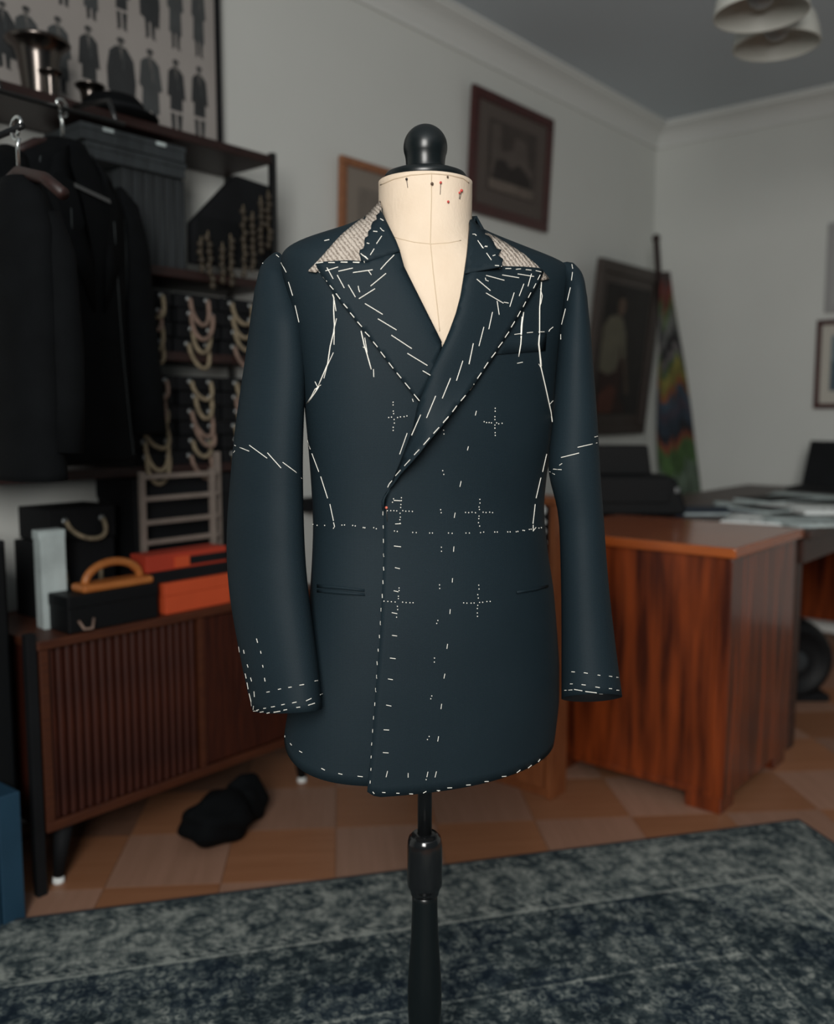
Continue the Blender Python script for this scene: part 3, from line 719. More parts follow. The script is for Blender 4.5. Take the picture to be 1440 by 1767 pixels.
st(940, 740, SR, [(118,1058,132,1059), (172,1062,189,1065), (232,1072,243,1074), (283,1077,295,1079), (315,1082,322,1083), (112,1111,122,1111), (162,1114,180,1116), (222,1124,241,1127), (282,1131,294,1132), (315,1138,325,1139), (88,1139,120,1137), (130,1135,165,1141), (178,1144,228,1150), (238,1154,255,1155), (285,1158,300,1156)])
# long drawn threads marking the chest
def lt(ox, oy, s, pts):
    q = thread_tube([(ox+pts[i]*s, oy+pts[i+1]*s) for i in range(0, len(pts), 2)], lift=0.0009)
    if q: B().tube(q, 0.0008, 6).build('hanging_thread', M_thread, jacket, smooth=True, recalc=False)
lt(380, 420, S1, [1072,487,1085,520,1083,640,1090,790,1082,850,1050,980,1025,1150,935,1360])
lt(380, 420, S1, [940,1365,900,1430,835,1520]); lt(380, 420, S1, [930,1375,905,1390,870,1460,825,1525])
lt(580, 440, S1, [240,724,270,860,295,940,337,1090])
lt(800, 420, S3, [745,368,738,480,728,620,727,840,718,960,740,1180,780,1350,835,1600,850,1700])
lt(800, 420, S3, [728,840,722,960,745,1170]); lt(800, 420, S3, [575,655,560,770,555,860,548,960,528,1080])
# tailor's tacks: tufts of thread only a few pixels across
tk = B()
def tacks(ox, oy, s, pts):
    for x, y in pts:
        p = surf(ox+x*s, oy+y*s, 0.0005)
        if p: tk.ball(p, 0.00085, 6, 4)
tacks(380, 420, S1, [(385,190), (395,162), (412,138), (430,122), (445,114)])
tacks(580, 440, S1, [(545,1403), (545,1430), (547,1488), (550,1512), (503,1549), (530,1545), (588,1549), (615,1543), (650,1541), (677,1534), (555,1568), (557,1602), (546,1642), (546,1672), (1030,1706)])
tacks(800, 420, S3, [(304,1572), (304,1600), (301,1652), (301,1680), (301,1732), (301,1760), (199,1700), (222,1708), (246,1708), (268,1711), (318,1711), (338,1720), (370,1715)])
tacks(380, 720, S4, [(890,1024), (928,1033), (1000,1034), (1165,1031), (1190,1030), (1268,1034), (1293,1039), (1370,1054), (1385,1056)])
tacks(620, 720, S4, [(808,125), (811,160), (800,511), (810,547), (780,884), (785,913), (787,1243), (788,1281), (405,770), (405,797), (400,835), (398,863), (392,918), (395,955), (390,980), (393,1015), (270,893), (303,893), (333,893), (360,895), (418,893), (447,898), (478,898), (510,901), (330,780), (320,813),
  (1155,785), (1156,820), (1147,858), (1151,882), (1147,945), (1145,970), (1142,1008), (1153,1040), (1018,910), (1048,912), (1080,908), (1113,913), (1186,908), (1214,911), (1249,908), (1277,912), (1299,105), (1301,148), (1302,174),
  (40,1055), (55,1058), (140,1056), (165,1066), (338,1087), (365,1092), (513,1101), (547,1103), (675,1107), (702,1107), (855,1107), (890,1110), (1022,1107), (1055,1107), (1162,1103), (1192,1098), (1297,1097), (1322,1097), (1422,1097)])
tacks(800, 720, S6, [(282,1030), (305,1030), (398,1028), (420,1028), (475,1027), (490,1024), (535,1014), (548,1016), (592,1006), (607,1004), (678,994), (700,990)])
tacks(610, 960, S8, [(325,225), (325,243), (320,283), (320,300), (313,355), (315,378), (307,432), (218,318), (245,320), (270,322), (297,324), (350,325), (375,328), (402,329), (424,329), (890,205), (892,232), (883,272), (887,296), (883,348), (880,370), (880,402), (881,426), (783,330), (806,332), (836,332), (857,331), (896,327), (918,326), (948,321), (971,320),
  (612,203), (613,228), (600,455), (592,476), (576,722), (575,750), (557,990), (550,1010), (538,1277), (526,1299), (517,1583), (605,1700), (780,1682), (797,1680), (918,1658)])
tag(tk.build('tailor_tacks', M_thread, jacket, smooth=True), kind='stuff', label='dotted white thread marks for buttons and waist')

# --- pins: each its own thing, stuck in the form
def pin(label, head, tip, col, hr=0.0017):
    d = lray(*head).normalized(); h = CALB.ray_cast(CL - Vector((0, 0, 0.009)), d); p = h[0] + Vector((0, 0, 0.009)) - d*0.002
    M3 = Matrix.Rotation(RZ, 4, 'Z'); M3.translation = Vector((MLOC[0], MLOC[1], 0))
    t = thing('dressmaking_pin', label, 'pin', M3 @ p, RZ, 'pins stuck in the dress form')
    B().ball((0, 0, 0), hr, 12, 8).build('pin_head', col, t, smooth=True)
    d2 = lray(*tip).normalized(); h2 = CALB.ray_cast(CL - Vector((0, 0, 0.009)), d2); q = h2[0] + Vector((0, 0, 0.009)) - d2*0.0006 - p
    B().tube([(0, 0, 0), q*0.97, q + Vector((0, 0.004, -0.001))], 0.0004, 6).build('pin_shaft', M_chrome_d, t, smooth=True)
M_chrome_d = mat('pin_steel', (0.12, 0.10, 0.09), 0.35, metal=0.6)
c_blk = mat('black_glass_head', (0.012, 0.012, 0.012), 0.2); c_red = mat('red_glass_head', (0.55, 0.06, 0.05), 0.3); c_brn = mat('brown_glass_head', (0.09, 0.055, 0.035), 0.3)
pin('black-headed pin left of the centre seam on the calico neck', (702, 309), (704, 324), c_blk)
pin('dark brown pin head right on the centre seam of the calico neck', (746, 317), (746.5, 319.5), c_brn, 0.0021)
pin('red-headed pin with long upright shaft just right of the neck seam', (761, 315), (760, 336), c_red)
pin('tiny pin head highest on the neck, just below the black cap', (773, 305), (773.5, 308), c_brn, 0.0014)
pin('larger red pin head near the right edge of the calico neck', (797, 329), (794, 344), c_red, 0.0021)
pin('second red pin head close against the larger one, at its lower left', (793.5, 332.5), (793, 343), c_red, 0.0015)
pin('lone low red pin head, lowest on the calico neck', (774, 348), (774.5, 351), c_red)
p0 = surf(667, 876, 0.002); M3 = Matrix.Rotation(RZ, 4, 'Z'); M3.translation = Vector((MLOC[0], MLOC[1], 0))
t = thing('dressmaking_pin', 'coral-headed pin closing the jacket front at the foot of the lapel', 'pin', M3 @ p0, RZ)
B().ball((0, 0, 0), 0.002, 12, 8).build('pin_head', mat('coral_glass_head', (0.8, 0.2, 0.13), 0.3), t, smooth=True)
q1 = surf(668.5, 900, 0.0006)-p0; B().tube([(0, 0, 0), q1], 0.0004, 6).build('pin_shaft', M_chrome_d, t, smooth=True)
print('stitches', NST)

# ================================================================== tailor's sideboard, left
SX0, SX1, SY0, SY1, SZ0, SZ1 = 1.02, 1.93, 2.02, 2.40, 0.15, 0.62
sb = thing('sideboard', 'low red-brown sideboard with slatted tambour front and black legs, against the left wall', 'sideboard', (SX0, SY0, 0))
W_, D_ = SX1-SX0, SY1-SY0
b = B(); b.bb(0, W_, 0.012, D_, SZ0, SZ0+0.022); b.bb(0, 0.022, 0.012, D_, SZ0+0.022, SZ1-0.022); b.bb(W_-0.022, W_, 0.012, D_, SZ0+0.022, SZ1-0.022); b.bb(0.022, W_-0.022, D_-0.012, D_, SZ0+0.022, SZ1-0.022)
b.build('carcass', M_side, sb, bevel=0.002)
B().bb(-0.006, W_+0.006, -0.004, D_, SZ1-0.022, SZ1).build('top', M_side_edge, sb, bevel=0.003)
B().bb(0.0, W_, 0.0, 0.012, SZ0, SZ0+0.024).build('bottom_rail', M_side_edge, sb, bevel=0.003)
B().bb(0.0, 0.022, 0.0, 0.012, SZ0+0.024, SZ1-0.022).build('end_stile', M_side_edge, sb, bevel=0.002)
dr = B().bb(0.024, 0.45, 0.022, 0.026, SZ0+0.025, SZ1-0.025).build('tambour_door', M_side, sb)
ns = 19; sw = (0.45-0.024)/ns; first = None
for i in range(ns):
    x0 = 0.024+sw*i
    if first is None:
        bb_ = B(); h0, h1 = SZ0+0.025, SZ1-0.025
        pr = [(sw*0.04, 0.010), (sw*0.12, 0.003), (sw*0.35, 0.0), (sw*0.65, 0.0), (sw*0.88, 0.003), (sw*0.96, 0.010)]
        bb_.grid([[Vector((x, y, z)) for x, y in pr] for z in (h0, h1)]); first = o = bb_.build('slat', M_side, dr)
    else: o = first.copy(); COL.objects.link(o); o.parent = dr
    o.location = (x0, 0.012 + (0.0015 if i % 3 == 1 else 0), 0)
B().bb(0.452, 0.470, 0.004, 0.02, SZ0+0.024, SZ1-0.022).build('centre_stile', M_side_edge, sb, bevel=0.002)
d2 = B().bb(0.472, W_-0.024, 0.014, 0.026, SZ0+0.026, SZ1-0.025).build('sliding_door', M_side, sb, bevel=0.002)
for i in range(4):
    x0 = 0.474+0.103*i
    B().bb(x0, x0+0.100, 0.009, 0.014, SZ0+0.027, SZ1-0.026).build('panel', M_side, d2, bevel=0.002)
for x, y in ((0.06, 0.035), (W_-0.075, 0.035), (0.06, D_-0.05), (W_-0.075, D_-0.05)):
    dx = -0.02 if x < 0.3 else 0.015
    lg = B().lathe([(0.022, 0.0), (0.022, 0.001)], 12)
    lg = B(); lg.tube([(x, y, SZ0), (x+dx, y, 0.016)], [0.024, 0.013], 14); lo = lg.build('leg', M_black, sb, smooth=True)
    B().lathe([(0.014, 0.0), (0.015, 0.004), (0.013, 0.017)], 14, (x+dx, y, 0)).build('white_glide', M_white, lo, smooth=True)
B().bb(-0.030, -0.006, 0.0, 0.024, 0.0, SZ1+0.02).build('front_post', M_black, sb, bevel=0.002)

# shelving above it
sh = thing('wall_shelving', 'dark open shelving unit with black posts, standing above the sideboard', 'shelves', (0.985, 2.2, 0))
L_, DP = 0.95, 0.235
for z in (1.935, 1.557, 1.325, 1.005):
    B().bb(0.0, L_-0.02, 0.0, DP, z-0.026, z).build('shelf_board', M_darkwood, sh, bevel=0.002)
for x, y in ((L_-0.02, 0.0), (L_-0.02, DP-0.018), (-0.018, 0.0), (-0.018, DP-0.018)):
    B().bb(x+0.0, x+0.018, y, y+0.018, 0.6205 if x > 0 else 0.98, 1.945).build('post', M_black_met, sh)
rl = B(); rl.tube([(-0.165, -0.60, 1.652), (-0.165, -0.30, 1.652), (-0.165, -0.22, 1.842), (-0.13, -0.19, 1.842), (0.30, -0.19, 1.842)], 0.006, 10); rl.build('hanging_rail', M_black_met, sh, smooth=True)
for x in (-0.0, 0.28): B().tube([(x, 0.01, 1.92), (x, -0.16, 1.900), (x, -0.19, 1.842)], 0.006, 8).build('rail_bracket', M_black_met, sh, smooth=True)

# framed fashion plate standing on the top shelf
PY = 2.405
def PX(px, py): p = on_Y(px, py, PY-0.006); return (p.x-1.02, p.z-1.935)
po = thing('fashion_plate', "large black-framed fashion plate of small figures in men's coats, standing on the top shelf", 'poster', (1.02, PY, 1.935))
pw, ph = 0.862, 0.74
B().bb(0.014, pw-0.014, 0, 0.004, 0.014, ph-0.014).build('print', M_poster, po)
for a in ((0, pw, 0, 0.014), (0, pw, ph-0.014, ph), (0, 0.014, 0.014, ph-0.014), (pw-0.014, pw, 0.014, ph-0.014)):
    B().bb(a[0], a[1], -0.012, 0.016, a[2], a[3]).build('frame_bar', M_black, po, bevel=0.002)
inks = [flat('ink_dark', (0.030, 0.033, 0.035)), flat('ink_mid', (0.060, 0.066, 0.068)), flat('ink_pale', (0.13, 0.125, 0.118))]
def figure(cx_, top, bot, wd, kind):
    """printed man: cap, head, coat and legs as flat ink shapes"""
    h = top-bot; b = B(); y0 = -0.0008
    def pl(pts, mi, y=y0): b.cur = mi; n0 = len(b.v); b.v += [(cx_+x*wd, y, bot+z*h) for x, z in pts]; b.f.append([n0+i for i in range(len(pts))]); b.mi.append(mi)
    el = lambda x, z, rx, rz: [(x+rx*cos(a), z+rz*sin(a)) for a in np.linspace(0, 2*pi, 14, endpoint=False)]
    body = 0 if kind in (0, 2) else 1
    if kind == 0:   # long cape
        pl([(-.16, .86), (-.36, .78), (-.46, .55), (-.44, .28), (-.2, .24), (.12, .20), (.40, .16), (.46, .45), (.40, .72), (.17, .86)], body)
    elif kind == 1: # overcoat
        pl([(-.15, .86), (-.34, .80), (-.42, .50), (-.30, .46), (-.34, .20), (.32, .18), (.30, .46), (.44, .48), (.34, .79), (.15, .86)], body)
    else:           # fitted coat
        pl([(-.14, .86), (-.30, .80), (-.36, .48), (-.24, .47), (-.26, .30), (.25, .30), (.25, .47), (.38, .46), (.31, .79), (.14, .86)], body)
    pl([(-.24, .26), (-.06, .26), (-.05, .03), (-.22, .0), (-.20, .04)], 0, y0*0.9); pl([(.02, .26), (.24, .26), (.19, .04), (.26, .0), (.06, .02)], 0, y0*0.9)
    pl(el(0, .905, .095, .042), 2, y0*1.1); pl([(-.11, .925), (-.12, .95), (-.05, .975), (.07, .975), (.14, .945), (.13, .925)], 0, y0*1.4)
    pl([(-.05, .84), (.06, .84), (.02, .68)], 2, y0*1.3); pl([(.05, .60), (.09, .80), (.11, .80), (.10, .56)], 2 if kind == 1 else 1, y0*1.3)
    b.build('printed_figure', inks, po, recalc=False)
for cx_, ty, by, hw, kd in [(10, 0, 118, 26, 0), (52, 8, 150, 28, 1), (106, 26, 160, 26, 1), (158, 42, 178, 26, 2), (214, 62, 198, 28, 0), (264, 82, 218, 24, 1), (308, 100, 230, 22, 2), (348, 112, 240, 20, 2),
                            (112, -100, 10, 20, 2), (160, -95, 34, 20, 1), (213, -80, 52, 20, 2), (262, -75, 68, 20, 0), (306, -60, 86, 17, 1), (346, -45, 100, 15, 1)]:
    a, t_ = PX(cx_, by), PX(cx_, max(ty, -70)); e_ = PX(cx_+hw, by)
    figure(a[0], min(t_[1], ph-0.02), max(a[1], 0.016), (e_[0]-a[0])*1.9, kd)

def cup(label, px, py, Y, r, h, m):
    p = on_Y(px, py, Y)
    t = thing('metal_cup', label, 'cup', (p.x, Y, 1.935))
    B().lathe([(r*0.50, 0), (r*0.52, h*0.03), (r*0.49, h*0.06), (r*0.51, h*0.12), (r*0.58, h*0.45), (r*0.65, h*0.72), (r*0.72, h*0.84), (r*0.93, h*0.93), (r, h*0.97), (r*0.97, h), (r*0.9, h*0.97), (r*0.68, h*0.84), (r*0.5, h*0.3), (r*0.3, h*0.15)], 40).build('bowl', m, t, smooth=True)
    return t
cup('large dark silver goblet with flared rim, on the top shelf', 68, 145, 2.30, 0.080, 0.155, M_silver)
cup('small dark silver cup right of the large goblet, on the top shelf', 156, 158, 2.30, 0.040, 0.085, M_silver)
cup('small cup half hidden in front of the large goblet', 88, 148, 2.235, 0.030, 0.065, M_silver)
p = on_Y(172, 190, 2.27)
t = thing('felt_hat', 'round black felt hat at the front of the top shelf', 'hat', (p.x+0.045, 2.275, 1.935))
B().lathe([(0.115, 0.004), (0.118, 0.010), (0.110, 0.014), (0.088, 0.010), (0.085, 0.025), (0.080, 0.042), (0.066, 0.058), (0.040, 0.067), (0.0001, 0.070)], 40).build('crown', M_hang, t, smooth=True)
B().lathe([(0.0875, 0.012), (0.0855, 0.030), (0.083, 0.030), (0.083, 0.012)], 40).build('hat_band', M_black, t, smooth=True)

# hangers with black garments
def hanger(label, x, y, rz, z=1.842):
    t = thing('coat_hanger', label, 'hanger', (x, y, z), rz)
    B().tube([(0.0, 0.0, -0.012)] + [(0.019*sin(a), 0.0, 0.0+0.019*cos(a)) for a in np.linspace(radians(-60), radians(200), 14)][::1] + [(0.0, 0, -0.03), (0, 0, -0.075)], 0.0035, 8).build('hook', M_chrome, t, smooth=True)
    B().tube([(-0.15, 0, -0.135), (-0.09, 0, -0.100), (0, 0, -0.075), (0.09, 0, -0.100), (0.15, 0, -0.135)], 0.011, 10).build('shoulder_bar', M_darkwood, t, smooth=True)
    return t
GX, GY = 1.125, 2.01
hanger('wooden coat hanger with steel hook carrying the black jacket with white neck label', GX, GY, radians(22))
g = thing('hanging_jacket', 'black unfinished jacket with faint chalk lines, hanging in front of the shelves', 'jacket', (GX, GY, 0), radians(22))
GL = Loft([(1.035, 0, .19, .085, .075, 2.3), (1.20, 0, .18, .08, .07, 2.3), (1.36, 0, .172, .078, .07, 2.3), (1.52, 0, .178, .085, .075, 2.2), (1.64, 0, .186, .075, .07, 2.2), (1.69, 0, .178, .062, .062, 2.1), (1.725, 0, .12, .052, .055, 2.0), (1.75, 0, .065, .046, .05, 2.0), (1.765, 0, .055, .044, .045, 2)], k=0, smooth=4)
b = B(); b.grid([[GL.S(2*pi*i/48, z) for i in range(48)] for z in np.linspace(1.035, 1.765, 44)], closed=True); b.build('body', M_hang, g, smooth=True, solid=0.003)
for s in (-1, 1):
    b = B(); b.tube([(s*0.165, 0, 1.69), (s*0.192, -0.005, 1.655), (s*0.212, -0.01, 1.55), (s*0.228, -0.015, 1.40), (s*0.232, -0.03, 1.25), (s*0.225, -0.05, 1.10)], [0.035, 0.05, 0.056, 0.053, 0.049, 0.044], 20); b.build('sleeve', M_hang, g, smooth=True)
    pts = [GL.S(pi/2 - s*radians(a), z, 0.002) for a, z in ((50, 1.70), (54, 1.62), (58, 1.54), (62, 1.47), (70, 1.42))]
    B().tube(pts, 0.0012, 5).build('chalk_line', M_chalk, g)
    pts = [GL.S(pi/2 - s*radians(a), z, 0.002) for a, z in ((22, 1.60), (24, 1.45), (30, 1.3), (36, 1.15), (40, 1.05))]
    B().tube(pts, 0.001, 5).build('chalk_line', M_chalk, g)
    vs_ = []
    n0 = [GL.S(pi/2 - s*radians(a), z, 0.006) for a, z in ((28, 1.745), (38, 1.70), (44, 1.62), (26, 1.50), (4, 1.38), (6, 1.50), (12, 1.62), (20, 1.70))]
    b = B(); b.add(n0, [list(range(8))]); b.build('lapel', M_hang, g, smooth=True, solid=0.002)
q = [GL.S(pi/2+radians(a), z, 0.009) for a, z in ((18, 1.655), (-16, 1.645), (-16, 1.636), (18, 1.646))]
tag(B().add(q, [[0, 1, 2, 3]]).build('neck_label', mat('white_label', (0.075, 0.078, 0.078), 0.8), g, solid=0.001), label='small pale woven label')
CX_, CY_ = 0.82, 1.62
hanger('steel-hooked coat hanger at the left edge of the picture, carrying the black coat', CX_, CY_, pi/2, 1.652)
g = thing('hanging_coat', 'black coat hanging edge-on at the far left of the picture', 'coat', (CX_, CY_, -0.19))
GL2 = Loft([(1.22, 0, .05, .085, .085, 2.2), (1.3, 0, .045, .085, .085, 2.2), (1.55, 0, .045, .09, .09, 2.2), (1.66, 0, .043, .09, .09, 2.0), (1.72, 0, .035, .07, .07, 2.0), (1.755, 0, .028, .04, .04, 2.0)], k=0, smooth=4)
b = B(); b.grid([[GL2.S(2*pi*i/40, z) for i in range(40)] for z in np.linspace(1.22, 1.755, 36)], closed=True); b.build('body', M_hang, g, smooth=True, solid=0.003)
b = B(); b.tube([(0.02, -0.06, 1.69), (0.03, -0.07, 1.62), (0.035, -0.07, 1.45), (0.035, -0.07, 1.36), (0.03, -0.07, 1.27)], [0.02, 0.03, 0.033, 0.031, 0.03], 18); b.build('sleeve', M_hang, g, smooth=True)

# second shelf: grey ledgers with two flat boxes on top, black slab, bead strings
t0 = None
for i in range(6):
    w = 0.031; x = 1.405 + i*0.0335; h = 0.245+0.006*((i*7) % 3)
    lab = ['first', 'second', 'third', 'fourth', 'fifth', 'sixth'][i]
    t = thing('grey_ledger', f'tall grey cloth ledger on the second shelf, {lab} from the left under the flat boxes', 'book', (x, 2.215, 1.557), 0, 'grey ledgers on the second shelf')
    B().bb(0, w, 0, 0.16, 0, 0.247).build('cover', M_greylt, t, bevel=0.003)
    B().bb(0.004, w-0.004, 0.004, 0.161, 0.001, 0.2475).build('page_block', M_grey, t)
for k, (z, x0, x1) in enumerate(((1.806, 1.30, 1.60), (1.850, 1.285, 1.60))):
    t = thing('grey_flat_box', ('lower' if k == 0 else 'upper') + ' flat grey box lying on the grey ledgers', 'box', (x0, 2.205, z), 0, 'flat grey boxes on the second shelf')
    B().bb(0, x1-x0, 0, 0.18, 0, 0.030).build('tray', M_grey, t, bevel=0.002)
    B().bb(-0.003, x1-x0+0.003, -0.003, 0.183, 0.026, 0.041).build('lid', M_grey, t, bevel=0.002)
    for xx in (0.06, 0.22): B().bb(xx, xx+0.03, -0.005, -0.003, 0.029, 0.038).build('label_plate', M_pale if k else M_grey, t)
t = thing('black_folder', 'black portfolio slab with one slanting corner, upright at the right end of the second shelf', 'folder', (0, 2.25, 0))
pts = [on_Y(*q, 2.25) for q in ((398, 305), (468, 327), (468, 470), (323, 455), (322, 385))]
for p in pts: p.x = min(p.x, 1.930)
Mx = Matrix.Rotation(pi/2, 4, 'X')
z_lo = 1.560
b = B(); b.prism([(p.x, max(p.z, z_lo)) for p in pts], 0.0, 0.028, Mx); b.build('board', M_black, t, bevel=0.002)
b = B(); b.prism([(pts[4].x+0.02, 1.59), (1.88, 1.59), (1.88, 1.72), (pts[4].x+0.02, 1.72)], 0.028, 0.030, Mx); b.build('pocket', M_blackleather, t)
strs = [(345, 415, 470), (357, 405, 500), (382, 425, 490), (396, 410, 495), (418, 360, 480), (434, 372, 470), (448, 345, 440), (461, 335, 430)]
for i, (x, y0, y1) in enumerate(strs):
    a, c = on_Y(x, y0, 2.19), on_Y(x+ (8 if i == 1 else 2), y1, 2.19)
    nm = ['first', 'second', 'third', 'fourth', 'fifth', 'sixth', 'seventh', 'eighth'][i]
    t = thing('bead_string', f'string of tan knots hanging before the black portfolio, {nm} from the left', 'string', (a.x, 2.185, a.z), 0, 'tan knotted strings by the shelf post')
    B().tube([(0, 0, 0.01), (c.x-a.x, 0, c.z-a.z)], 0.0015, 5).build('cord', M_rope, t)
    n = int((a.z-c.z)/0.019); b = B()
    for k in range(n): b.ball(((c.x-a.x)*k/n + random.uniform(-.006, .006), random.uniform(-.004, .004), (c.z-a.z)*(k+.5)/n), 0.0095, 8, 6)
    tag(b.build('knots', M_bead, t, smooth=True), kind='stuff')
    if i in (): pass

# sample boxes with rope handles, stacked on shelves three and four and beside the sideboard tools
def sample_box(label, x, y, z, w=0.145, h=0.040, d=0.20, ropem=None, rope=True, drop=0.055, hw=0.034, skew=0.0, group='black sample boxes with rope handles'):
    t = thing('sample_box', label, 'box', (x, y, z), 0, group)
    B().bb(-w/2, w/2, 0, d, 0, h).build('case', M_black, t, bevel=0.003)
    for s in (-1, 1):
        B().lathe([(0.009, 0.0), (0.009, 0.004), (0.005, 0.006)], 12, M=Matrix.Translation((s*hw, 0, h*0.62)) @ Matrix.Rotation(pi/2, 4, 'X')).build('eyelet', M_chrome_d2, t, smooth=True)
    if rope:
        pts = []
        for a in np.linspace(0, pi, 15):
            pts.append((-hw*cos(a) + skew*sin(a)*0.02, -0.010-0.014*sin(a), h*0.62 - drop*sin(a)**0.8))
        B().tube(pts, 0.0062, 8).build('rope_handle', ropem or M_rope, t, smooth=True)
    return t
M_chrome_d2 = mat('eyelet_steel', (0.32, 0.34, 0.34), 0.35, metal=0.9)
ORD = ['lowest', 'second from the bottom', 'third from the bottom', 'fourth from the bottom', 'fifth from the bottom', 'topmost']
cols_ = [('left', 1.475), ('middle', 1.632), ('right', 1.790)]
for ci, (cn, x) in enumerate(cols_):
    for k in range(4):
        lab = ORD[k] if k < 3 else 'topmost'
        sample_box(f'black rope-handled sample box on the third shelf, {lab} of the {cn} stack', x+random.uniform(-.006, .006), 2.205+random.uniform(0, .01), 1.325+0.0425*k, ropem=random.choice((M_rope, M_rope, M_rope2)), drop=random.uniform(.045, .075), hw=random.uniform(.030, .040), skew=random.uniform(-.6, .6))
    for k in range(6):
        lab = ORD[k]
        sample_box(f'black rope-handled sample box on the lowest shelf, {lab} of the {cn} stack', x+random.uniform(-.006, .006), 2.205+random.uniform(0, .01), 1.005+0.0425*k, ropem=random.choice((M_rope, M_rope, M_rope2)), drop=random.uniform(.045, .080), hw=random.uniform(.028, .040), skew=random.uniform(-.8, .8))

# things on the sideboard
sample_box('tall black box with rope handle at the back of the sideboard top', 1.235, 2.20, 0.62, w=0.20, h=0.20, d=0.16, drop=0.10, hw=0.05, group='black boxes on the sideboard')
sample_box('black box with thick rope handle stacked on the tall black box', 1.245, 2.20, 0.822, w=0.19, h=0.085, d=0.16, drop=0.05, hw=0.052, skew=1.0, group='black boxes on the sideboard')
t = thing('document_box', 'pale grey upright document box at the left end of the sideboard', 'box', (1.085, 2.12, 0.6205), radians(-6))
B().bb(0, 0.062, 0, 0.045, 0, 0.235).build('box_body', M_pale, t, bevel=0.002); B().bb(-0.002, 0.064, 0.002, 0.047, 0.222, 0.245).build('lid', M_pale, t, bevel=0.002)
t = thing('press_block', 'orange wooden press block with arched handle on the black case', 'tool', (1.245, 2.065, 0.712), radians(0))
B().bb(-0.100, 0.100, -0.032, 0.032, 0.0, 0.020).build('sole', M_handle, t, bevel=0.008)
b = B(); arc = [(0.078*cos(a), 0, 0.016+0.050*sin(a)) for a in np.linspace(0, pi, 17)]; b.tube(arc, 0.0105, 10); b.build('arched_handle', M_handle, t, smooth=True)
t = thing('black_case', 'long black case under the orange wooden press block', 'case', (1.225, 2.10, 0.62))
B().bb(-0.125, 0.125, -0.072, 0.06, 0, 0.075).build('case_body', M_blackleather, t, bevel=0.004); B().bb(-0.127, 0.127, -0.074, 0.062, 0.06, 0.092).build('case_lid', M_blackleather, t, bevel=0.004)
B().tube([(-0.10, -0.074, 0.03), (-0.095, -0.09, 0.012), (-0.075, -0.092, 0.01), (-0.06, -0.074, 0.03)], 0.004, 6).build('handle', M_rope2, t, smooth=True)
t = thing('orange_box', 'bright orange-red card box on the right half of the sideboard', 'box', (1.378, 2.035, 0.6205))
B().bb(0, 0.215, 0, 0.098, 0, 0.072).build('box_body', M_orange, t, bevel=0.002); B().bb(-0.002, 0.217, -0.002, 0.100, 0.05, 0.084).build('lid', M_orange, t, bevel=0.002)
t = thing('black_tray', 'flat black box between the two orange boxes', 'box', (1.35, 2.045, 0.7055))
B().bb(0, 0.25, 0, 0.085, 0, 0.022).build('tray', M_black, t, bevel=0.002); B().bb(-0.002, 0.252, -0.002, 0.087, 0.016, 0.029).build('lid', M_black, t, bevel=0.002)
t = thing('orange_folder', 'red-orange box file with black slot on top of the flat black box', 'box', (1.335, 2.052, 0.7355))
B().bb(0, 0.26, 0, 0.076, 0, 0.045).build('box_body', M_redbox, t, bevel=0.002)
B().bb(0.135, 0.258, -0.003, 0.0, 0.008, 0.030).build('black_slot', M_black, t)
B().bb(0.085, 0.132, -0.004, 0.0, 0.004, 0.034).build('orange_label', M_orange, t)
t = thing('black_backing_box', 'large black box added behind the pale slatted rack as a dark backing', 'box', (1.40, 2.20, 0.6205))  # added black backing, so the gaps between the rack slats stay dark
B().bb(0, 0.49, 0, 0.19, 0, 0.345).build('box_body', M_black, t, bevel=0.003); B().bb(-0.003, 0.493, -0.003, 0.193, 0.29, 0.352).build('lid', M_black, t, bevel=0.003)
rk = thing('slatted_rack', 'pale wooden slatted rack standing at the right end of the sideboard', 'rack', (1.392, 2.150, 0.62))
fx1 = 0.232
for x in (0, fx1):
    B().bb(x-0.008, x+0.008, -0.008, 0.008, 0, 0.375).build('upright', M_rack, rk, bevel=0.002)
B().bb(fx1+0.035, fx1+0.053, 0.025, 0.043, 0, 0.42).build('upright', M_rack, rk, bevel=0.002)
for z in (0.18, 0.235, 0.30, 0.36):
    B().bb(0.008, fx1-0.008, -0.007, 0.007, z-0.007, z+0.007).build('slat', M_rack, rk, bevel=0.002)
    B().tube([(fx1+0.012, 0.0, z), (fx1+0.036, 0.034, z)], 0.008, 8).build('peg', M_rack, rk, smooth=True)
t = thing('black_floor_cabinet', 'black cabinet on the floor at the left edge, beside the sideboard', 'cabinet', (0.69, 2.07, 0))
B().bb(0, 0.285, 0, 0.33, 0.03, 0.86).build('body', M_black, t, bevel=0.003); B().bb(0.01, 0.275, -0.012, 0.0, 0.04, 0.85).build('door', M_blackleather, t, bevel=0.002); B().bb(0.02, 0.265, 0.02, 0.31, 0, 0.03).build('plinth', M_black, t)
for i, (x, lb) in enumerate(((0.876, 'dark blue ring binder on the floor at the left edge, nearest the sideboard'), (0.820, 'dark blue ring binder with white spine label on the floor at the left edge'))):
    t = thing('ring_binder', lb, 'binder', (x, 1.955, 0), radians(2), 'blue binders on the floor')
    B().bb(0, 0.052, 0, 0.10, 0, 0.305).build('cover', M_blue, t, bevel=0.003)
    if i == 1: B().bb(0.008, 0.044, -0.0015, 0.0, 0.08, 0.22).build('spine_label', M_white, t)
t = thing('black_cloth_bag', 'slumped black cloth bag on the floor in front of the sideboard', 'bag', (1.47, 1.96, 0))
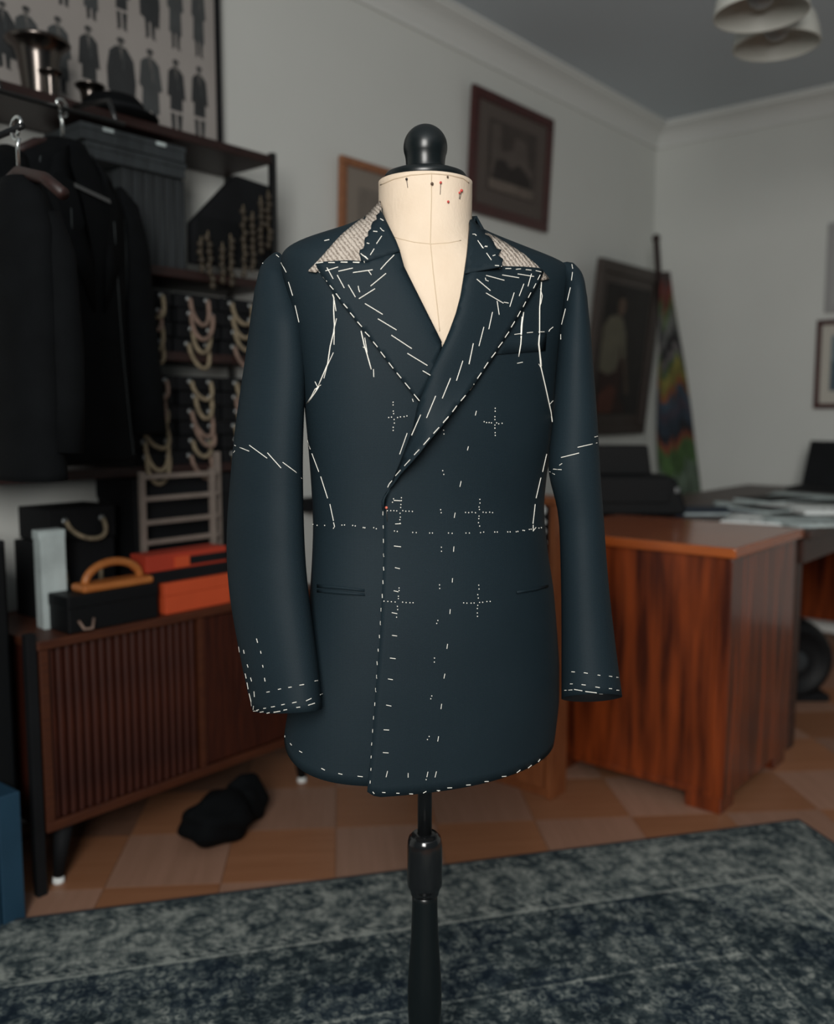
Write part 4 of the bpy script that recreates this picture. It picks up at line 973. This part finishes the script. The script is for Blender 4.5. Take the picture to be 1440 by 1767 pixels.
def lump(c, r, seed):
    bm = bmesh.new(); bmesh.ops.create_icosphere(bm, subdivisions=4, radius=1.0); rr = random.Random(seed)
    ph = [rr.uniform(0, 6.28) for _ in range(6)]
    for v in bm.verts:
        k = 1 + 0.07*sin(5*v.co.x+ph[0]) + 0.06*sin(6*v.co.y+ph[1]+3*v.co.z) + 0.05*sin(9*v.co.z+ph[2]+4*v.co.x)
        v.co = Vector((c[0]+r[0]*v.co.x*k, c[1]+r[1]*v.co.y*k, max(0.0, c[2]+r[2]*v.co.z*k)))
    b = B(); b.v = [tuple(v.co) for v in bm.verts]; b.f = [[v.index for v in f.verts] for f in bm.faces]; b.mi = [0]*len(b.f); bm.free(); return b
lump((-0.02, -0.03, 0.066), (0.10, 0.075, 0.072), 2).build('main_pouch', M_hang, t, smooth=True); lump((0.10, 0.00, 0.065), (0.058, 0.055, 0.075), 5).build('side_pouch', M_hang, t, smooth=True)

# ================================================================== pictures on the back wall
def framed(name, label, cat, x0, x1, z0, z1, fw, fm, mm, art, inset, tilt=0.0, depth=0.022):
    t = thing(name, label, cat, (x0, WY-0.004, z0)); w, h = x1-x0, z1-z0
    t.rotation_euler = (tilt, 0, 0)
    for nm, a in (('frame_bar', (0, w, 0, fw)), ('frame_bar', (0, w, h-fw, h)), ('frame_bar', (0, fw, fw, h-fw)), ('frame_bar', (w-fw, w, fw, h-fw))):
        B().bb(a[0], a[1], -depth, 0, a[2], a[3]).build(nm, fm, t, bevel=0.004)
    B().bb(fw*0.8, w-fw*0.8, -depth*0.55, -0.002, fw*0.8, h-fw*0.8).build('mount', mm, t)
    yf = -depth*0.55-0.001
    for nm, pts, m in art:
        b = B(); b.prism([(px*w, pz*h) for px, pz in pts], 0, 0.0006, Matrix.Translation((0, yf, 0)) @ Matrix.Rotation(pi/2, 4, 'X')); b.build(nm, m, t); yf -= 0.0007
    return t
R4 = lambda a, b_, c, d: [(a, c), (b_, c), (b_, d), (a, d)]
sep = lambda n, c: flat('print_'+n, c)
framed('framed_photograph', 'dark red framed sepia photograph high on the back wall, right of the dress form', 'picture', 3.215, 3.85, 2.02, 2.538, 0.045, M_frame_red, M_mat_brown,
  [('print', R4(.20, .80, .22, .80), sep('sepia_dark', (0.060, 0.048, 0.042))), ('print_building', [(.24, .42), (.24, .76), (.34, .78), (.36, .56), (.50, .60), (.52, .72), (.66, .70), (.70, .50), (.76, .48), (.76, .34), (.24, .34)], sep('sepia_mid', (0.098, 0.080, 0.070))),
   ('print_crowd', [(.26, .34), (.30, .48), (.40, .50), (.48, .44), (.58, .50), (.66, .46), (.74, .40), (.74, .30), (.26, .30)], sep('sepia_deep', (0.030, 0.024, 0.022))), ('print_foreground', R4(.22, .78, .235, .32), sep('sepia_light', (0.16, 0.13, 0.11)))], 0.1, tilt=radians(3))
framed('framed_print', 'light wood framed print on the back wall, half hidden behind the dress form collar', 'picture', 2.43, 2.86, 1.62, 2.085, 0.030, M_frame_or, M_mat_beige,
  [('print', R4(.22, .78, .22, .80), sep('warm_grey', (0.19, 0.165, 0.14))), ('print_shape', [(.42, .30), (.42, .52), (.50, .62), (.60, .52), (.60, .30)], sep('dark_shape', (0.03, 0.028, 0.028)))], 0.1, tilt=radians(2))
# portrait in oil, hung tilted forward
op = [('painted_ground', R4(.14, .86, .12, .88), sep('oil_dark', (0.022, 0.020, 0.018)))]
el2 = lambda x, z, rx, rz, n=18: [(x+rx*cos(a), z+rz*sin(a)) for a in np.linspace(0, 2*pi, n, endpoint=False)]
op += [('painted_coat', [(.17, .13), (.17, .46), (.26, .62), (.44, .64), (.50, .44), (.52, .22), (.62, .16), (.60, .13)], sep('oil_brown', (0.040, 0.022, 0.018))),
       ('painted_shirt', [(.15, .38), (.15, .63), (.22, .685), (.35, .71), (.44, .685), (.51, .60), (.545, .47), (.49, .45), (.45, .55), (.44, .44), (.42, .385), (.30, .355)], sep('oil_pale', (0.15, 0.14, 0.10))),
       ('painted_face', el2(.40, .765, .06, .062), sep('oil_skin', (0.12, 0.082, 0.060))), ('painted_hair', [(.335, .78), (.35, .83), (.41, .85), (.465, .81), (.465, .78), (.42, .81), (.36, .80)], sep('oil_hair', (0.016, 0.013, 0.012))),
       ('painted_arm', [(.50, .455), (.60, .24), (.65, .25), (.545, .465)], sep('oil_arm', (0.085, 0.062, 0.045))), ('painted_drape', [(.17, .13), (.17, .24), (.34, .30), (.44, .27), (.40, .13)], sep('oil_red', (0.095, 0.036, 0.024)))]
framed('oil_portrait', 'dark framed oil portrait of a figure in a pale shirt, hung by the flag', 'painting', 4.20, 4.90, 1.04, 1.945, 0.060, M_frame_dk, M_frame_dk, op, 0.1, tilt=radians(6), depth=0.035)
t = thing('wall_bracket', 'small black wall bracket with a steel knob, seen between sleeve and jacket', 'bracket', (on_Y(536, 870, 2.44).x, WY, on_Y(536, 870, 2.44).z))
B().bb(-0.045, 0.05, -0.05, 0, -0.026, 0.026).build('block', M_black, t, bevel=0.003); B().lathe([(0.008, 0), (0.008, 0.012), (0.0, 0.015)], 12, M=Matrix.Translation((0.01, -0.05, 0.012)) @ Matrix.Rotation(pi/2, 4, 'X')).build('knob', M_chrome, t, smooth=True)

# pictures on the right wall
def framed_x(name, label, y0, y1, z0, z1, fw, fm, mm, art):
    t = thing(name, label, 'picture', (WX, y1, z0), -pi/2); w, h = y1-y0, z1-z0
    for a in ((0, w, 0, fw), (0, w, h-fw, h), (0, fw, fw, h-fw), (w-fw, w, fw, h-fw)):
        B().bb(a[0], a[1], -0.022, -0.001, a[2], a[3]).build('frame_bar', fm, t, bevel=0.003)
    B().bb(fw*0.8, w-fw*0.8, -0.012, -0.002, fw*0.8, h-fw*0.8).build('mount', mm, t)
    yf = -0.013
    for nm, pts, m in art:
        b = B(); b.prism([(px*w, pz*h) for px, pz in pts], 0, 0.0006, Matrix.Translation((0, yf, 0)) @ Matrix.Rotation(pi/2, 4, 'X')); b.build(nm, m, t); yf -= 0.0007
framed_x('framed_print', 'dark red framed print with cream mount and blue image, on the right wall', 1.10, 1.513, 1.178, 1.634, 0.026, M_frame_red, M_mat_cream,
   [('print', R4(.18, .82, .2, .82), sep('blue_grey', (0.16, 0.22, 0.25))), ('print_hills', [(.18, .2), (.82, .2), (.82, .40), (.6, .5), (.4, .42), (.18, .55)], sep('slate', (0.08, 0.12, 0.15)))])
framed_x('framed_print', 'pale grey framed print above the dark red one, on the right wall', 1.08, 1.480, 1.67, 2.12, 0.035, mat('pale_grey_frame', (0.36, 0.36, 0.36), 0.6), mat('grey_mount', (0.42, 0.43, 0.42), 0.8),
   [('print', R4(.2, .8, .2, .8), sep('grey_photo', (0.12, 0.12, 0.12)))])

# ================================================================== flag in the corner
fp = thing('flag_on_pole', 'furled multicoloured flag on a dark pole, leaning in the room corner', 'flag', (0, 0, 0))
a = on_Y(1133, 411, 2.20); c_ = on_Y(1146, 540, 2.20); dirp = (c_-a).normalized()
foot = Vector((4.955, a.y, 0.0))
B().tube([a, foot], 0.016, 12).build('pole', M_darkwood, fp, smooth=True)
B().ball(a, 0.022, 12, 8).build('pole_tip', M_darkwood, fp, smooth=True)
bands = [(0.00, (0.045, 0.032, 0.03)), (0.06, (0.13, 0.028, 0.022)), (0.12, (0.10, 0.075, 0.025)), (0.15, (0.07, 0.10, 0.05)), (0.19, (0.11, 0.115, 0.11)), (0.25, (0.02, 0.02, 0.022)), (0.30, (0.12, 0.11, 0.11)), (0.335, (0.05, 0.09, 0.035)), (0.36, (0.17, 0.15, 0.035)), (0.42, (0.17, 0.055, 0.02)), (0.45, (0.030, 0.048, 0.070)), (0.50, (0.050, 0.040, 0.058)), (0.54, (0.022, 0.036, 0.055)), (0.60, (0.012, 0.014, 0.02)), (0.64, (0.15, 0.04, 0.02)), (0.675, (0.055, 0.11, 0.035)), (0.77, (0.10, 0.14, 0.10))]
fm = [mat(f'flag_dye_{chr(97+i)}', c, 0.85, var=0.35, vscale=12) for i, (q, c) in enumerate(bands)]
L_px = [(1133, 470), (1128, 540), (1124, 620), (1119, 700), (1117, 760), (1122, 830), (1130, 900)]
R_px = [(1146, 470), (1156, 540), (1168, 620), (1178, 700), (1184, 760), (1193, 830), (1200, 900)]
rows_ = []; nR, nC = 60, 34
for i in range(nR):
    v = i/(nR-1)*6; k = min(int(v), 5); f_ = v-k
    lx = L_px[k][0]*(1-f_)+L_px[k+1][0]*f_; rx = R_px[k][0]*(1-f_)+R_px[k+1][0]*f_; y = L_px[k][1]*(1-f_)+L_px[k+1][1]*f_
    A_, B_ = on_Y(lx, y, 2.12), on_Y(rx, y, 2.12); row = []
    for j in range(nC):
        u = j/(nC-1); amp = 0.012+0.035*i/nR
        row.append(A_.lerp(B_, u) + Vector((0, -0.02 - amp*(0.5+0.5*sin(u*19+0.05*i)) - 0.02*sin(pi*u), 0)))
    rows_.append(row)
b = B(); b.grid(rows_)
for fi in range(len(b.f)):
    i = fi//(nC-1); j = fi % (nC-1); q = i/(nR-1) + 0.03*sin(j*0.7) + 0.02*sin(j*0.25+2); m = 0
    for bi, (s_, _) in enumerate(bands):
        if q >= s_: m = bi
    b.mi[fi] = m
b.build('flag_cloth', fm, fp, smooth=True, solid=0.002)

# ================================================================== right: desk, table, cabinet
DX0, DX1, DY0, DY1, DZ = 2.472, 3.045, 0.939, 1.60, 0.78
dk = thing('pedestal_desk', 'polished red-brown wooden desk pedestal standing right of the dress form', 'desk', (DX0, DY0, 0))
w, d = DX1-DX0, DY1-DY0
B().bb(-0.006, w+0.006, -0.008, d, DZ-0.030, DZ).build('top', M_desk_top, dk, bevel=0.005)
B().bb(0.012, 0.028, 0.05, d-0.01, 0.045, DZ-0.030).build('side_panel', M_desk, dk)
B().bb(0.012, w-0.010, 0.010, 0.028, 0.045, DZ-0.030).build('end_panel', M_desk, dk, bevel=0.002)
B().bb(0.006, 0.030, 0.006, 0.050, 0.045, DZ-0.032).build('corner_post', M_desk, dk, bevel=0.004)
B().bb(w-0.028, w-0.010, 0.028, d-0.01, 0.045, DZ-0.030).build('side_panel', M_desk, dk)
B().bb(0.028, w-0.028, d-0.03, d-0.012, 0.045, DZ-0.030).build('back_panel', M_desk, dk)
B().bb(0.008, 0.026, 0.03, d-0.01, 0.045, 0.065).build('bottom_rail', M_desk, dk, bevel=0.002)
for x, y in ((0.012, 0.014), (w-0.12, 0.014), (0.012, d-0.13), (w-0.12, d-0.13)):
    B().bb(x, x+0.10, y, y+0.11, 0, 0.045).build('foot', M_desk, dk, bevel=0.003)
tb = thing('side_table', 'dark old wooden table behind the desk, covered with papers', 'table', (3.075, 0.915, 0))
w, d = 1.86, 0.90
B().bb(0, w, 0, d, 0.742, 0.77).build('table_top', M_table, tb, bevel=0.004)
B().bb(0.03, w-0.03, 0.03, 0.05, 0.655, 0.742).build('apron', M_table, tb, bevel=0.003)
B().bb(0.06, w-0.03, d-0.25, d-0.23, 0.12, 0.742).build('back_panel', M_desk, tb)
B().bb(w-0.10, w-0.075, 0.12, d-0.12, 0.10, 0.742).build('end_panel', M_desk, tb)
for x, y in ((0.06, 0.06), (w-0.12, 0.06), (0.06, d-0.12), (w-0.12, d-0.12)):
    B().bb(x, x+0.06, y, y+0.06, 0, 0.742).build('leg', M_table, tb, bevel=0.004)
cb = thing('knob_cabinet', 'narrow orange wood cabinet with white knobs, glimpsed between jacket and left sleeve', 'cabinet', (2.255, 1.380, 0))
cw, cd, ch = 0.085, 0.55, 0.910
B().bb(0.012, cw, 0, cd, 0.0, ch-0.022).build('carcass', M_cab, cb, bevel=0.002)
B().bb(-0.006, cw, -0.006, cd, ch-0.022, ch).build('top', M_cab, cb, bevel=0.003)
B().bb(0.0, 0.012, 0.0, 0.022, 0, ch-0.022).build('front_stile', M_cab, cb, bevel=0.002); B().bb(0.0, 0.012, cd-0.03, cd, 0, ch-0.022).build('front_stile', M_cab, cb, bevel=0.002)
B().bb(0.007, 0.012, 0.022, cd-0.03, 0.12, ch-0.03).build('dark_panel', M_black, cb); B().bb(0.0, 0.012, 0.03, cd-0.03, 0.03, 0.12).build('bottom_rail', M_cab, cb, bevel=0.002)
for px, py, r in ((941, 881, 0.018), (950, 902, 0.009), (949, 918, 0.009), (944, 937, 0.009), (943, 957, 0.009)):
    q = on_X(px, py, 2.258)
    yy, zz_ = max(q.y-1.380, 0.034+r), q.z
    B().lathe([(r*0.9, 0), (r, 0.005), (r*0.8, 0.012), (0.0001, 0.014)], 16, M=Matrix.Translation((0.007, yy, zz_)) @ Matrix.Rotation(-pi/2, 4, 'Y')).build('knob', M_white, cb, smooth=True)

# black satchel on the table beside the desk
bg = thing('black_satchel', 'black leather satchel with buckle, standing behind the desk beneath the portrait', 'bag', (3.165, 1.60, 0.77), RZ)
b = B(); prf = [(-0.22, 0), (0.185, 0), (0.188, 0.03), (0.165, 0.10), (0.150, 0.135), (0.125, 0.150), (0.10, 0.153), (-0.22, 0.153)]
b.prism(prf, -0.07, 0.07, Matrix.Rotation(pi/2, 4, 'X')); b.build('body', M_blackleather, bg, bevel=0.012, smooth=True)
b = B(); b.prism([(-0.21, 0.150), (0.075, 0.150), (0.058, 0.262), (-0.21, 0.262)], -0.075, -0.01, Matrix.Rotation(pi/2, 4, 'X')); b.build('back_flap', M_blackleather, bg, bevel=0.006)
b = B(); b.prism([(-0.20, 0.05), (0.12, 0.05), (0.13, 0.145), (-0.20, 0.145)], 0.07, 0.078, Matrix.Rotation(pi/2, 4, 'X')); b.build('front_flap', M_blackleather, bg, bevel=0.004)
B().box(0.148, -0.079, 0.098, 0.018, 0.004, 0.022).build('buckle', M_chrome_d2, bg, bevel=0.002)
t = thing('blue_folder', 'dark blue folder lying at the back corner of the desk', 'folder', (3.42, 1.36, 0.770), radians(-50))
B().bb(-0.20, 0.16, -0.11, 0.11, 0, 0.003).build('back_cover', M_dkblue, t); B().bb(-0.195, 0.155, -0.105, 0.105, 0.003, 0.012).build('sheets', M_pale, t); B().bb(-0.20, 0.16, -0.11, 0.11, 0.012, 0.016).build('front_cover', M_dkblue, t)
paper = [(1330, 898, .21, .30, 10, 0, 'white sheets spread at the table edge next to the desk corner'), (1405, 902, .21, .28, 55, 1, 'pale grey magazine at the front edge of the table'), (1375, 880, .20, .26, 80, 2, 'white booklet in the middle of the paper heap'), (1290, 876, .18, .24, 30, 1, 'pale brochure at the left end of the paper heap'),
         (1420, 872, .22, .30, 25, 3, 'dark magazine lying before the laptop'), (1340, 868, .2, .28, 65, 3, 'black-covered booklet at the back of the paper heap'), (1385, 862, .22, .28, 5, 1, 'grey brochure at the back of the heap, left of the laptop'), (1315, 885, .2, .14, 70, 3, 'small black booklet near the desk corner'), (1430, 890, .18, .25, 40, 2, 'white sheet at the right edge of the picture, on the table')]
zl = 0.770
for i, (px, py, a_, c_, rot, kd, lb) in enumerate(paper):
    p = on_z(px, py, 0.775); h = 0.005+0.004*(i % 3)
    t = thing('paper_stack' if kd != 3 else 'magazine', lb, 'papers' if kd != 3 else 'magazine', (p.x, p.y, 0.7705+0.0022*i), radians(rot))
    if kd == 3: B().bb(-a_/2, a_/2, -c_/2, c_/2, 0, h).build('pages', M_pale, t); B().bb(-a_/2-.001, a_/2+.001, -c_/2-.001, c_/2+.001, h, h+0.0015).build('cover', M_black, t)
    else:
        B().bb(-a_/2, a_/2, -c_/2, c_/2, 0, h).build('sheets', [M_white, M_pale, M_white][kd], t)
        b = B(); b.grid([[(-a_/2+a_*u, -c_/2+c_*v, h+0.001+0.010*u*u*v) for u in np.linspace(0, 1, 7)] for v in np.linspace(0, 1, 7)]); b.build('top_sheet', [M_white, M_pale, M_white][kd], t, smooth=True, solid=0.0006)
        for k in range(3): B().bb(-a_*0.38, a_*(0.1+0.1*k), c_*(0.15-0.16*k), c_*(0.20-0.16*k), h+0.001, h+0.0014).build('print_block', M_grey, t)
pA = on_z(1393, 850, 0.77); 
t = thing('laptop', 'black laptop standing open on the table at the right edge', 'laptop', (pA.x-0.02, pA.y+0.02, 0.795), RZ-radians(40))
B().bb(0.0, 0.34, -0.235, 0.0, 0, 0.018).build('keyboard_base', M_black, t, bevel=0.004)
B().box(0.17, 0.0, 0.12, 0.34, 0.010, 0.235, Matrix.Translation((0, 0.0, 0.014)) @ Matrix.Rotation(radians(-28), 4, 'X')).build('screen', M_black, t, bevel=0.004)
t = thing('floor_canister', 'dark rounded canister on the floor under the side table', 'canister', (3.76, 1.20, 0), radians(-50))
Mr = Matrix.Translation((0, 0, 0.17)) @ Matrix.Rotation(pi/2, 4, 'X')
B().lathe([(0.09, -0.12), (0.15, -0.10), (0.165, -0.05), (0.165, 0.05), (0.15, 0.10), (0.125, 0.12), (0.115, 0.10), (0.06, 0.10), (0.0001, 0.10)], 36, M=Mr).build('drum', M_blackleather, t, smooth=True)
B().lathe([(0.045, 0.10), (0.045, 0.118), (0.03, 0.122), (0.0001, 0.122)], 20, M=Mr).build('hub_cap', M_grey, t, smooth=True)
B().bb(-0.15, 0.15, -0.10, 0.10, 0, 0.03).build('foot_plate', M_black, t, bevel=0.01)

# ================================================================== ceiling lamp
HUB = Vector((3.015, 0.80, 2.42))
cl = thing('ceiling_lamp', 'ceiling lamp with white enamel bell shades on black arms, upper right', 'lamp', HUB)
B().tube([(0, 0, -0.10), (0, 0, CZ-HUB.z-0.03)], 0.011, 12).build('stem', M_black_met, cl, smooth=True)
B().lathe([(0.02, -0.13), (0.032, -0.12), (0.036, -0.06), (0.045, -0.02), (0.045, 0.02), (0.02, 0.04)], 24).build('hub', M_black_met, cl, smooth=True)
B().lathe([(0.02, CZ-HUB.z-0.05), (0.05, CZ-HUB.z-0.035), (0.06, CZ-HUB.z)], 24).build('ceiling_rose', M_black_met, cl, smooth=True)
for i, (x, y, z) in enumerate(((2.726, 1.016, 2.285), (3.024, 1.075, 2.300), (3.26, 0.74, 2.29), (2.78, 0.60, 2.29))):
    c = Vector((x, y, z))-HUB; r = 0.131
    s_ = B().lathe([(r, 0.0), (r*1.0, 0.006), (r*0.97, 0.035), (r*0.88, 0.075), (r*0.70, 0.11), (r*0.42, 0.135), (0.026, 0.145), (0.022, 0.16)], 44, c, caps=False)
    sh_ = s_.build('shade', M_shade, cl, smooth=True, solid=0.004)
    B().lathe([(0.013, 0.135), (0.030, 0.10), (0.040, 0.07), (0.042, 0.055), (0.036, 0.035), (0.02, 0.022), (0.0001, 0.018)], 24, c).build('bulb', M_bulb, sh_, smooth=True)
    top = c + Vector((0, 0, 0.165)); B().lathe([(0.024, 0.150), (0.026, 0.175), (0.012, 0.20)], 20, c).build('socket', M_black_met, sh_, smooth=True)
    B().tube([Vector((0, 0, 0)), c*0.45 + Vector((0, 0, 0.10)), c*0.85 + Vector((0, 0, 0.19)), c + Vector((0, 0, 0.19))], 0.007, 8).build('arm', M_black_met, cl, smooth=True)
